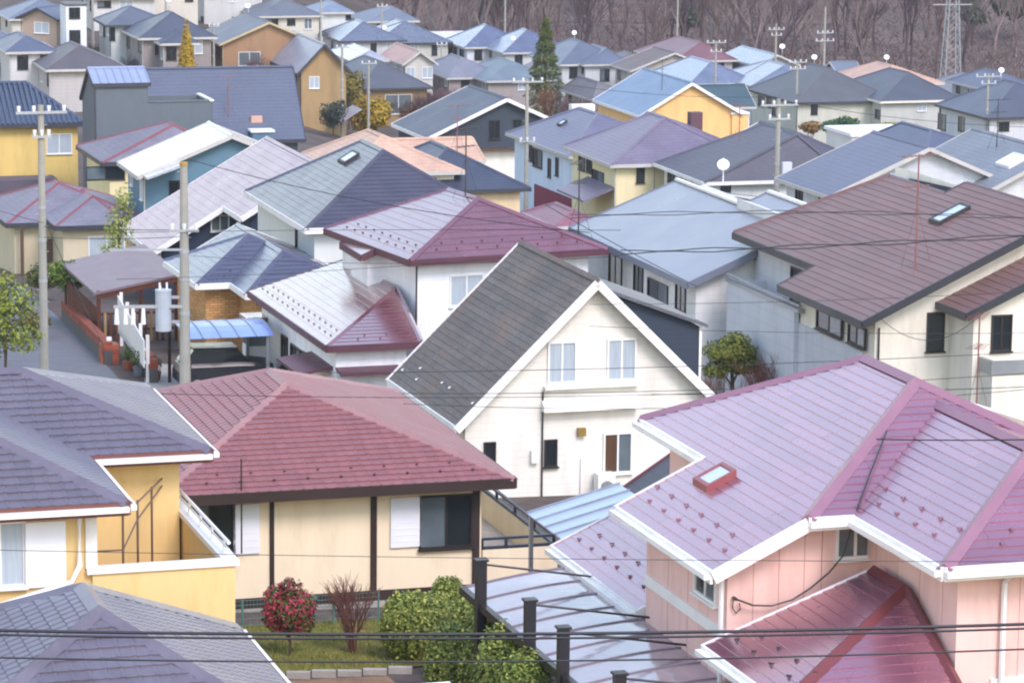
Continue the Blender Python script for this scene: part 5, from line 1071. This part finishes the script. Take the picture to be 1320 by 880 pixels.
pole('tall pole above the grey hip roof at the edge of the wood', 31.0, 342, 11.5, .15, ((2.6, .9), (3.4, 1.0)))
pole('pole with white drums behind the sky-blue roof, upper right', 27.2, 356, 9.0, .15, ((.6, .9), (1.2, .6)))
pole('slim pole in front of the white far house at the top edge', -19.7, 346, 9.5, .13, ((.4, .6),))
pole('slim pole in front of the blue-grey far hip roof', -14.3, 366, 9.0, .13, ((.4, .6),))
pole('pole with a white globe dish beside the long white roof', -7.6, 352, 7.0, .13, ((.3, .6),))
pole('bare pole at the foot of the wood above the red roof', 18.6, 392, 11, .14, ((.8, .5),))
pole('pole in the wood left of the tall conifer', -1.2, 398, 11, .14, ((.6, .8),))
# lattice tower
x, y = 50.5, 395; z = ground(x, y); t = empty('lattice_tower', (x, y, z), .2); tag(t, 'slim steel lattice tower in front of the wood, upper right', 'tower'); b = MB(); b2 = MB()
HT = 17
for sx, sy in ((-1, -1), (1, -1), (1, 1), (-1, 1)): b.beam((sx * 1.0, sy * 1.0, -.5), (sx * .25, sy * .25, HT), .09, .09)
for i in range(14):
    z0, z1 = i * HT / 14, (i + 1) * HT / 14; a0 = 1 - .75 * i / 14; a1 = 1 - .75 * (i + 1) / 14
    for p, q in (((-1, -1), (1, -1)), ((1, -1), (1, 1)), ((1, 1), (-1, 1)), ((-1, 1), (-1, -1))):
        b2.beam((p[0] * a0, p[1] * a0, z0), (q[0] * a1, q[1] * a1, z1), .035, .035); b2.beam((q[0] * a0, q[1] * a0, z0), (p[0] * a1, p[1] * a1, z1), .035, .035)
b.build('leg_frame', marm, t); b2.build('bracing', marm, t)
for zz in (9.3, 11.6): MB().beam((-2.3, 0, zz), (2.3, 0, zz), .12, .12).build('crossarm', marm, t)

# ------------------------------------------------------------------ cantilever carport between hedge and pink house (frame of the pink house)
ang = R(17.11); C0 = Matrix.Translation((6.788, 59.663, 0)) @ Matrix.Rotation(ang, 4, 'Z')
t = empty('cantilever_carport', C0 @ Vector((-6.7, .5, ground(.5, 58)))); t.rotation_euler = (0, 0, ang); tag(t, 'cantilever carport with smoky translucent roof panels and dark posts', 'carport')
zb = t.location.z
mcp = mat('smoky_polycarbonate', '#8d7f88', .07, spec=.9, var=.15, vscale=.9, grain=.05, gscale=2.2, ldepth=.5, coat=.6, stain=('#6d6068', .5, .55)); mblk = mat('black_aluminium', '#232226', .4, var=.1)
def arc(u): return 2.95 - zb + .26 * math.sin(math.pi * min(max(u / 2.9, 0), 1) * .62) - .02     # height over the width
V0, V1 = -7.0, 3.8; NP = 11; us = [2.9 * i / 8 for i in range(9)]
for k in range(NP):
    v0 = V0 + (V1 - V0) * k / NP + .03; v1 = V0 + (V1 - V0) * (k + 1) / NP - .03; b = MB()
    b.add([(u, v0, arc(u)) for u in us] + [(u, v1, arc(u)) for u in us] + [(u, v0, arc(u) - .02) for u in us] + [(u, v1, arc(u) - .02) for u in us],
          [(i, i + 1, 9 + i + 1, 9 + i) for i in range(8)] + [(18 + i + 1, 18 + i, 27 + i, 27 + i + 1) for i in range(8)] + [(i + 1, i, 18 + i, 18 + i + 1) for i in range(8)] + [(9 + i, 9 + i + 1, 27 + i + 1, 27 + i) for i in range(8)])
    b.build('roof_panel', mcp, t, smooth=False)
for k in range(NP + 1):
    v = V0 + (V1 - V0) * k / NP; b = MB()
    for i in range(8): b.beam((us[i], v, arc(us[i]) + .005), (us[i + 1], v, arc(us[i + 1]) + .003), .03, .04)
    b.build('rib', mat('rib_bronze', '#857a82', .5, var=.1), t)
MB().beam((0, V0, arc(0) - .03), (0, V1, arc(0) - .03), .12, .14).build('edge_beam', mblk, t); MB().beam((2.9, V0, arc(2.9) - .03), (2.9, V1, arc(2.9) - .03), .08, .1).build('edge_beam', mblk, t)
for k, v in enumerate((2.55, -.45, -2.35, -5.3)):
    o = MB().box(-.1, v - .09, -.3, .08, v + .09, 3.75 - zb).build('post', mblk, t)
    MB().box(-.13, v - .11, 3.75 - zb, .11, v + .11, 3.79 - zb).build('post_cap', mblk, o)
    MB().tube([(.05, v, 3.68 - zb), (2.75, v, arc(2.75) + .03)], .022, 6).build('tie_rod', mblk, t)
# blue lean-to behind the pink house's side roof
t = empty('lean_to_canopy', C0 @ Vector((-2.6, 8.6, ground(1, 68)))); t.rotation_euler = (0, 0, ang); tag(t, 'pale blue translucent lean-to canopy behind the plum side roof', 'canopy'); zb = t.location.z
for k in range(5):
    v0 = -1.6 + k * .64; MB().slab([(-1.0, v0, 2.85 - zb), (1.0, v0, 3.35 - zb), (1.0, v0 + .62, 3.35 - zb), (-1.0, v0 + .62, 2.85 - zb)], (0, 0, -.02)).build('roof_panel', mpc, t)
for k in range(6):
    v0 = -1.61 + k * .64; MB().beam((-1.02, v0, 2.86 - zb), (1.0, v0, 3.37 - zb), .03, .05).build('rib', M['galv'], t)
for v in (-1.5, 1.5): MB().box(-.98, v - .04, -.2, -.9, v + .04, 2.83 - zb).build('post', M['galv'], t)
# blue carport at the tan brick house
t = empty('blue_carport', (-10.3, 117.0, ground(-10.3, 117.0)), R(17)); tag(t, 'small carport with curved blue translucent roof in front of the tan brick wall', 'carport')
us = [2.0 * i / 6 - 1.0 for i in range(7)]
for k in range(5):
    u0 = -1.5 + k * .62; b = MB(); pr = [(-2.1 + .6 * i, 2.0 + .32 * math.sin(math.pi * (i + .6) / 7)) for i in range(7)]
    b.add([(u0, v, z) for v, z in pr] + [(u0 + .6, v, z) for v, z in pr], [(i, 7 + i, 7 + i + 1, i + 1) for i in range(6)]); b.build('roof_panel', mat('blue_panel', '#7f98cc', .2, spec=.6, var=.08), t)
for k in range(6):
    u0 = -1.51 + k * .62; b = MB()
    for i in range(6): b.beam((u0, -2.1 + .6 * i, 2.02 + .32 * math.sin(math.pi * (i + .6) / 7)), (u0, -1.5 + .6 * i, 2.02 + .32 * math.sin(math.pi * (i + 1.6) / 7)), .03, .04)
    b.build('rib', M['galv'], t)
for u in (-1.4, 1.4):
    for v in (-1.9, 1.3): MB().box(u - .05, v - .05, -.3, u + .05, v + .05, 2.1).build('post', M['dark_wood'] if u < 0 else M['galv'], t)

# ------------------------------------------------------------------ left street: brown carport, walls, fences
t = empty('wooden_carport', (-16.2, 136.8, ground(-16.2, 136.8)), R(17)); tag(t, 'brown timber carport with mauve-brown roof and slatted gates beside the street', 'carport'); mwd = mat('red_brown_wood', '#5d3527', .65, spec=.3, var=.2, grain=.12, gscale=15)
MB().slab([(-1.6, -4.6, 2.35), (1.9, -4.6, 3.0), (1.9, 3.4, 3.0), (-1.6, 3.4, 2.35)], (0, 0, -.1)).build('roof', mat('mauve_brown_roof', '#77646a', .45, var=.1), t)
MB().beam((-1.5, -4.5, 2.2), (1.8, -4.5, 2.82), .1, .28).build('front_beam', mwd, t)
for u, v in ((-1.4, -4.4), (1.7, -4.4), (-1.4, 3.2), (1.7, 3.2)): MB().box(u - .07, v - .07, -.4, u + .07, v + .07, 2.4 if u < 0 else 2.9).build('post', mwd, t)
for i in range(12): MB().box(-1.2 + i * .23, -4.45, -.1, -1.1 + i * .23, -4.38, 1.5).build('gate_slat', mwd if i % 4 else mat('tan_wood', '#a58456', .7, var=.15), t)
for z in (.15, .75, 1.4): MB().box(-1.3, -4.38, z, 1.6, -4.32, z + .1).build('gate_rail', mwd, t)
for i in range(14): MB().box(-1.46, -4.1 + i * .5, -.2, -1.42, -3.75 + i * .5, 1.7).build('side_board', mwd, t)
# brick retaining walls, each course brick built near the street
def brickwall(label, p, q, hh, th=.3, lower=None):
    p = Vector((*p, ground(*p))); q = Vector((*q, ground(*q))); d = q - p; ln = d.xy.length; rz = math.atan2(d.y, d.x); t = empty('brick_wall', p, rz); tag(t, label, 'wall'); s = d.z / ln
    MB().add([(0, 0, -.6), (ln, 0, -.6 + d.z), (ln, th, -.6 + d.z), (0, th, -.6), (0, 0, hh - .03), (ln, 0, hh - .03 + d.z), (ln, th, hh - .03 + d.z), (0, th, hh - .03)], [(3, 2, 1, 0), (4, 5, 6, 7), (0, 1, 5, 4), (1, 2, 6, 5), (2, 3, 7, 6), (3, 0, 4, 7)]).build('core', lower or mat('dark_block', '#4c4a4a', .85, var=.15), t)
    me = None; n = int(ln / .44); w = ln / n
    for r_ in range(2):
        for i in range(n):
            u = (i + (.5 if r_ else 0)) * w
            if u + w > ln + .01: continue
            b = MB().box(.006, -.02, 0, w - .006, th + .02, .155)
            if me is None: me = bpy.data.meshes.new('brick'); me.from_pydata(b.v, [], b.f); me.materials.append(M['brick_red'])
            inst('brick', me, t, Matrix.Translation((u, 0, hh - .03 + s * (u + w / 2) + r_ * .165)))
brickwall('red brick topped retaining wall along the street below the green shrub', (-18.9, 141), (-15.0, 123.6), .55)
brickwall('red brick topped retaining wall in front of the white picket fence', (-14.7, 127.6), (-12.7, 117.6), .55)
t = empty('gate_pier', (-14.9, 124.2, ground(-14.9, 124.2)), R(17)); tag(t, 'squat orange-red brick gate pier at the end of the street wall', 'pier')
MB().box(-.3, -.3, -.5, .3, .3, .75).build('core', mat('pier_mortar', '#8b6a58', .9), t)
for k in range(5):
    for i, (a, c) in enumerate(((-.31, 0), (.01, 0), (-.31, 1), (.01, 1))): MB().box(a, (-.33 if c == 0 else .03), -.2 + k * .19, a + .3, (-.03 if c == 0 else .33), -.02 + k * .19).build('brick', mat('pier_brick', '#a8553a', .8, var=.15, objvar=.15), t)
MB().tube([(0, 0, .75), (0, 0, .8), (0, 0, .98)], .12, 10, .1).build('lamp_globe', mins, t)
# white board fence stepping down the drive
t = empty('white_fence', (-15.3, 130.6, ground(-15.3, 130.6)), math.atan2(117.8 - 130.6, -12.9 + 15.3)); tag(t, 'white board fence sloping down above the brick wall', 'fence'); ln = math.hypot(2.4, 12.8); dz = ground(-12.9, 117.8) - ground(-15.3, 130.6)
n = 46; me = None
for i in range(n):
    u = ln * i / n; z = dz * i / n + .55; hh = 1.45 - .5 * (i / n)
    MB().box(u, -.02, z, u + ln / n - .03, .02, z + hh).build('picket', M['white_trim'], t)
for k in (.25, .9): MB().beam((0, .04, .55 + k), (ln, .04, dz + .55 + k * .7), .03, .08).build('rail', M['white_trim'], t)
for i in range(5): u = ln * i / 4; MB().box(u - .06, .06, dz * i / 4 - .3, u + .06, .18, dz * i / 4 + 2.1 - .4 * i / 4).build('post', M['white_trim'], t)
# cars
def car(label, x, y, rz, col, ln=3.4, wd=1.5, hh=1.5, name='parked_car'):
    t = empty(name, (x, y, ground(x, y)), rz); tag(t, label, 'car'); mp = mat('car_paint_' + col, col, .2, spec=.6, var=.02); a = ln / 2; w = wd / 2
    sec = [(-a, .35, .62, .8), (-a + .1, .25, .9, .92), (-a + .75, .25, .98, 1.), (-a + 1.2, .25, 1.0, 1.), (a - .4, .25, 1.0, 1.), (a - .08, .25, .92, .96), (a, .35, .7, .88)]
    b = MB()
    for y_, z0, z1, k in sec: b.v += [(-w * k, y_, z0), (-w * k, y_, z1 - .12), (-w * k * .9, y_, z1), (w * k * .9, y_, z1), (w * k, y_, z1 - .12), (w * k, y_, z0)]
    for i in range(len(sec) - 1):
        for j in range(6): b.f.append((i * 6 + j, i * 6 + (j + 1) % 6, (i + 1) * 6 + (j + 1) % 6, (i + 1) * 6 + j))
    b.f += [tuple(range(5, -1, -1)), tuple(range(len(b.v) - 6, len(b.v)))]; b.f = [f[::-1] for f in b.f]
    b.build('body', mp, t)
    cab = [(-a + .85, .96, .86), (-a + 1.35, hh - .04, .74), (-a + 1.7, hh, .72), (a - .55, hh, .72), (a - .15, 1.0, .84)]; b = MB()
    for y_, z_, k in cab: b.v += [(-w * k, y_, z_), (w * k, y_, z_)]
    b.f = [(2 * i, 2 * i + 1, 2 * i + 3, 2 * i + 2) for i in range(4)] + [(0, 2, 4, 6, 8), (9, 7, 5, 3, 1)]; b.build('cabin_glass', M['glass_dark'], t)
    b = MB(); b.slab([(-w * .74, -a + 1.32, hh), (w * .74, -a + 1.32, hh), (w * .73, a - .5, hh + .03), (-w * .73, a - .5, hh + .03)], (0, 0, -.05)); b.build('roof', mp, t)
    for sx in (-1, 1):
        for yy in (-a + .62, a - .6):
            o = MB().tube([(sx * (w - .16), yy, .3), (sx * (w + .01), yy, .3)], .29, 14).build('wheel', mat('tyre', '#1c1c1e', .8), t); MB().tube([(sx * (w + .01), yy, .3), (sx * (w + .02), yy, .3)], .18, 10).build('rim', M['galv'], o)
        MB().box(sx * w * .55, -a - .01, .62, sx * w * .85, -a + .06, .76).build('headlight', mins, t)
car('white car whose roof just shows at the bottom edge below the lawn', -1.2, 56.0, R(17), '#eceef0')
car('dark car parked under the blue carport', -10.0, 116.6, R(107), '#22262c')
# scooter beside the drive
t = empty('scooter', (-11.6, 119.6, ground(-11.6, 119.6)), R(30)); tag(t, 'dark scooter parked beside the drive behind the street pole', 'scooter')
for yy in (-.6, .6): MB().tube([(-.05, yy, .25), (.05, yy, .25)], .25, 12).build('wheel', mat('tyre', '#1c1c1e', .8), t)
MB().add([(-.16, -.7, .3), (.16, -.7, .3), (.16, .25, .25), (-.16, .25, .25), (-.14, -.75, .75), (.14, -.75, .75), (.12, -.1, .7), (-.12, -.1, .7), (-.12, .0, .35), (.12, .0, .35)], [(3, 2, 1, 0), (4, 5, 6, 7), (0, 1, 5, 4), (7, 6, 9, 8), (8, 9, 2, 3), (0, 4, 7, 8, 3), (1, 2, 9, 6, 5)]).build('body', mat('scooter_blue', '#3d4656', .3), t)
MB().beam((0, .55, .3), (0, .4, 1.0), .1, .12, (0, 1, 0)).build('steering_column', M['dark_metal'], t); MB().tube([(-.32, .38, 1.02), (.32, .38, 1.02)], .02, 6).build('handlebar', M['dark_metal'], t); MB().box(-.13, -.7, .75, .13, -.1, .82).build('seat', M['dark_metal'], t)
# green mesh fence at the back of the lawn
t = empty('mesh_fence', (-7.6, 70.0, ground(-7.6, 70)), R(17)); tag(t, 'low green wire mesh fence at the foot of the cream wall', 'fence'); mgn = mat('fence_green', '#4f7a72', .5, var=.1)
for i in range(6): MB().tube([(i * 1.0, 0, -.2), (i * 1.0, 0, .62)], .022, 6).build('post', mgn, t)
for z in (.05, .2, .35, .5, .6): MB().tube([(0, 0, z), (5.0, 0, z)], .007, 4).build('wire', mgn, t)
b = MB()
for i in range(66): b.tube([(.075 * i, 0, .03), (.075 * i, 0, .62)], .004, 3, cap=False)
tag(b.build('mesh_wires', mgn, t), kind='stuff')
t = empty('rain_barrel', (-4.6, 71.6, ground(-4.6, 71.6))); tag(t, 'dark green covered tub against the cream wall behind the camellia', 'tub')
MB().tube([(0, 0, 0), (0, 0, .15), (0, 0, .5)], .38, 14, .44).build('body', mat('tub_green', '#2f5a4c', .5), t); MB().tube([(0, 0, .5), (0, 0, .55)], .46, 14).build('lid', mat('tub_green', '#2f5a4c', .5), t)
# white flat-roofed garage in the middle distance
t = empty('flat_garage', (26.8, 255, ground(26.8, 255)), R(17)); tag(t, 'flat white-roofed garage behind the plain slate-blue slope', 'garage')
MB().box(-2.6, -2.5, -.5, 2.6, 2.5, 4.2).build('wall', wallm('garage_wall', '#d2d2cf'), t); MB().box(-2.75, -2.65, 4.2, 2.75, 2.65, 4.45).build('roof', mat('white_membrane', '#e9e9e9', .6, var=.04), t)

# ------------------------------------------------------------------ overhead cables
mcab = mat('cable_black', '#22242a', .5, var=.05)
def cable(label, p, q, sag, r_, n=24, twin=0.):
    p = Vector(p); q = Vector(q); b = MB()
    for k in ((0,) if not twin else (-1, 1)):
        b.tube([p.lerp(q, i / n) + Vector((0, 0, -4 * sag * (i / n) * (1 - i / n) + k * twin * (.5 + .5 * math.cos(i * 1.3)))) for i in range(n + 1)], r_, 5)
    tag(b.build('overhead_cable', mcab), label, 'cable', 'overhead cables')

cable('thick black cable nearest the bottom edge, upper one of the pair across the whole picture', (-4.37, 26.0, 11.69), (4.41, 26.0, 11.84), 0.065, 0.014)
cable('thick black cable hugging the uppermost bottom cable from below', (-4.4, 26.2, 11.6), (4.44, 26.2, 11.75), 0.066, 0.01)
cable('thin black cable lowest across the bottom of the picture', (-4.37, 26.0, 11.47), (4.42, 26.0, 11.64), 0.077, 0.008)
cable('very thin wire crossing the yellow balcony, the cream wall and the pink wall', (-6.36, 38.0, 9.4), (6.42, 38.0, 9.39), 0.035, 0.004)
cable('wire from the left pole over the grey-violet tiles to the white gable', (-11.01, 70.0, 5.04), (4.78, 84.0, 2.35), 0.158, 0.008)
cable('wire crossing the white gable just under its upper windows', (-4.46, 84.0, 2.78), (13.58, 84.0, 3.53), 0.115, 0.009)
cable('wire crossing the white gable through the awning', (-5.14, 84.0, 2.28), (13.6, 84.0, 3.01), 0.229, 0.009)
cable('wire dipping across the lower white gable to the pink eave', (-2.58, 80.0, 2.8), (12.97, 80.0, 3.38), 0.291, 0.008)
cable('wire running over the plum roof ridge to the right edge', (2.93, 70.0, 5.04), (10.67, 64.0, 6.48), 0.046, 0.008)
cable('wire over the pink roof meeting the service cable', (5.03, 46.0, 9.13), (7.57, 44.0, 9.59), 0.02, 0.009)
cable('twisted black cable pair over the brown tiled roof, upper', (1.55, 92.0, 5.65), (15.16, 92.0, 5.69), -0.167, 0.011, twin=0.05)
cable('twisted black cable pair over the brown tiled roof, lower', (2.93, 92.0, 4.68), (15.17, 92.0, 5.35), 0.063, 0.016, twin=0.06)
cable('black cable slanting down over the pale grey roof eave', (0.82, 94.0, 5.73), (4.63, 84.0, 5.04), 0.04, 0.012)
cable('cable from the ochre-capped pole over the slate-blue roof to the right', (-11.18, 116.0, 4.09), (2.26, 100.0, 4.04), 0.295, 0.013)
cable('cable from the ochre-capped pole down over the rose wing', (-10.78, 114.0, 1.05), (3.19, 100.0, 3.35), 0.243, 0.008)
cable('wire crossing the rose roof of the white house, left to right', (-13.64, 116.0, -0.1), (2.27, 100.0, 3.52), 0.147, 0.008)
cable('wire running level over the rose side wing roof', (-13.62, 116.0, 1.52), (3.34, 105.0, 3.39), -0.05, 0.009)
cable('low wire over the mauve roof from the left pole', (-16.52, 119.0, 1.27), (-10.96, 116.0, 1.65), 0.053, 0.013)
cable('lower wire over the mauve roof parallel to the first', (-16.52, 119.0, 0.88), (-10.96, 116.0, 1.44), 0.08, 0.01)
cable('long wire in front of the brown-roofed house wall, upper', (2.06, 90.0, 3.57), (14.9, 90.0, 4.13), 0.102, 0.007)
cable('long wire in front of the brown-roofed house wall, lower', (2.07, 90.0, 2.98), (14.95, 90.0, 2.95), 0.102, 0.007)
cable('drooping wire loop in front of the ivory wall', (9.41, 86.0, 3.96), (12.08, 86.0, 4.19), 0.665, 0.009)
cable('wire from the left edge to the left street pole, upper', (-19.15, 119.0, 2.18), (-16.51, 119.0, 1.4), 0.054, 0.01)
cable('guy wire running down from the left street pole to the brick wall', (-16.47, 119.3, 1.28), (-14.04, 118.0, -3.47), 0.054, 0.012)
cable('far wires from the pale blue house pole to the pole with the switch box', (0.56, 196.0, -1.06), (13.2, 172.0, 0.51), 0.376, 0.012)
cable('far wire between the two poles by the golden tree', (-15.17, 294.0, -8.17), (-12.9, 297.0, -9.36), 0.067, 0.012)
cable('far wire from the switch-box pole to the right edge', (13.2, 172.0, 0.39), (27.01, 165.0, -0.11), 0.345, 0.012)
# ------------------------------------------------------------------ thin air haze round the whole place
hm = bpy.data.materials.new('haze_air'); hm.use_nodes = True; tn = hm.node_tree; tn.nodes.remove(tn.nodes['Principled BSDF'])
pv = tn.nodes.new('ShaderNodeVolumePrincipled'); pv.inputs['Color'].default_value = (.93, .95, 1, 1); pv.inputs['Density'].default_value = .00018; pv.inputs['Anisotropy'].default_value = .2
tn.links.new(pv.outputs[0], tn.nodes['Material Output'].inputs['Volume'])
tag(MB().box(-430, -8, -60, 430, 1510, 140).build('haze', hm), 'thin pale haze over the whole town', 'haze', kind='stuff')
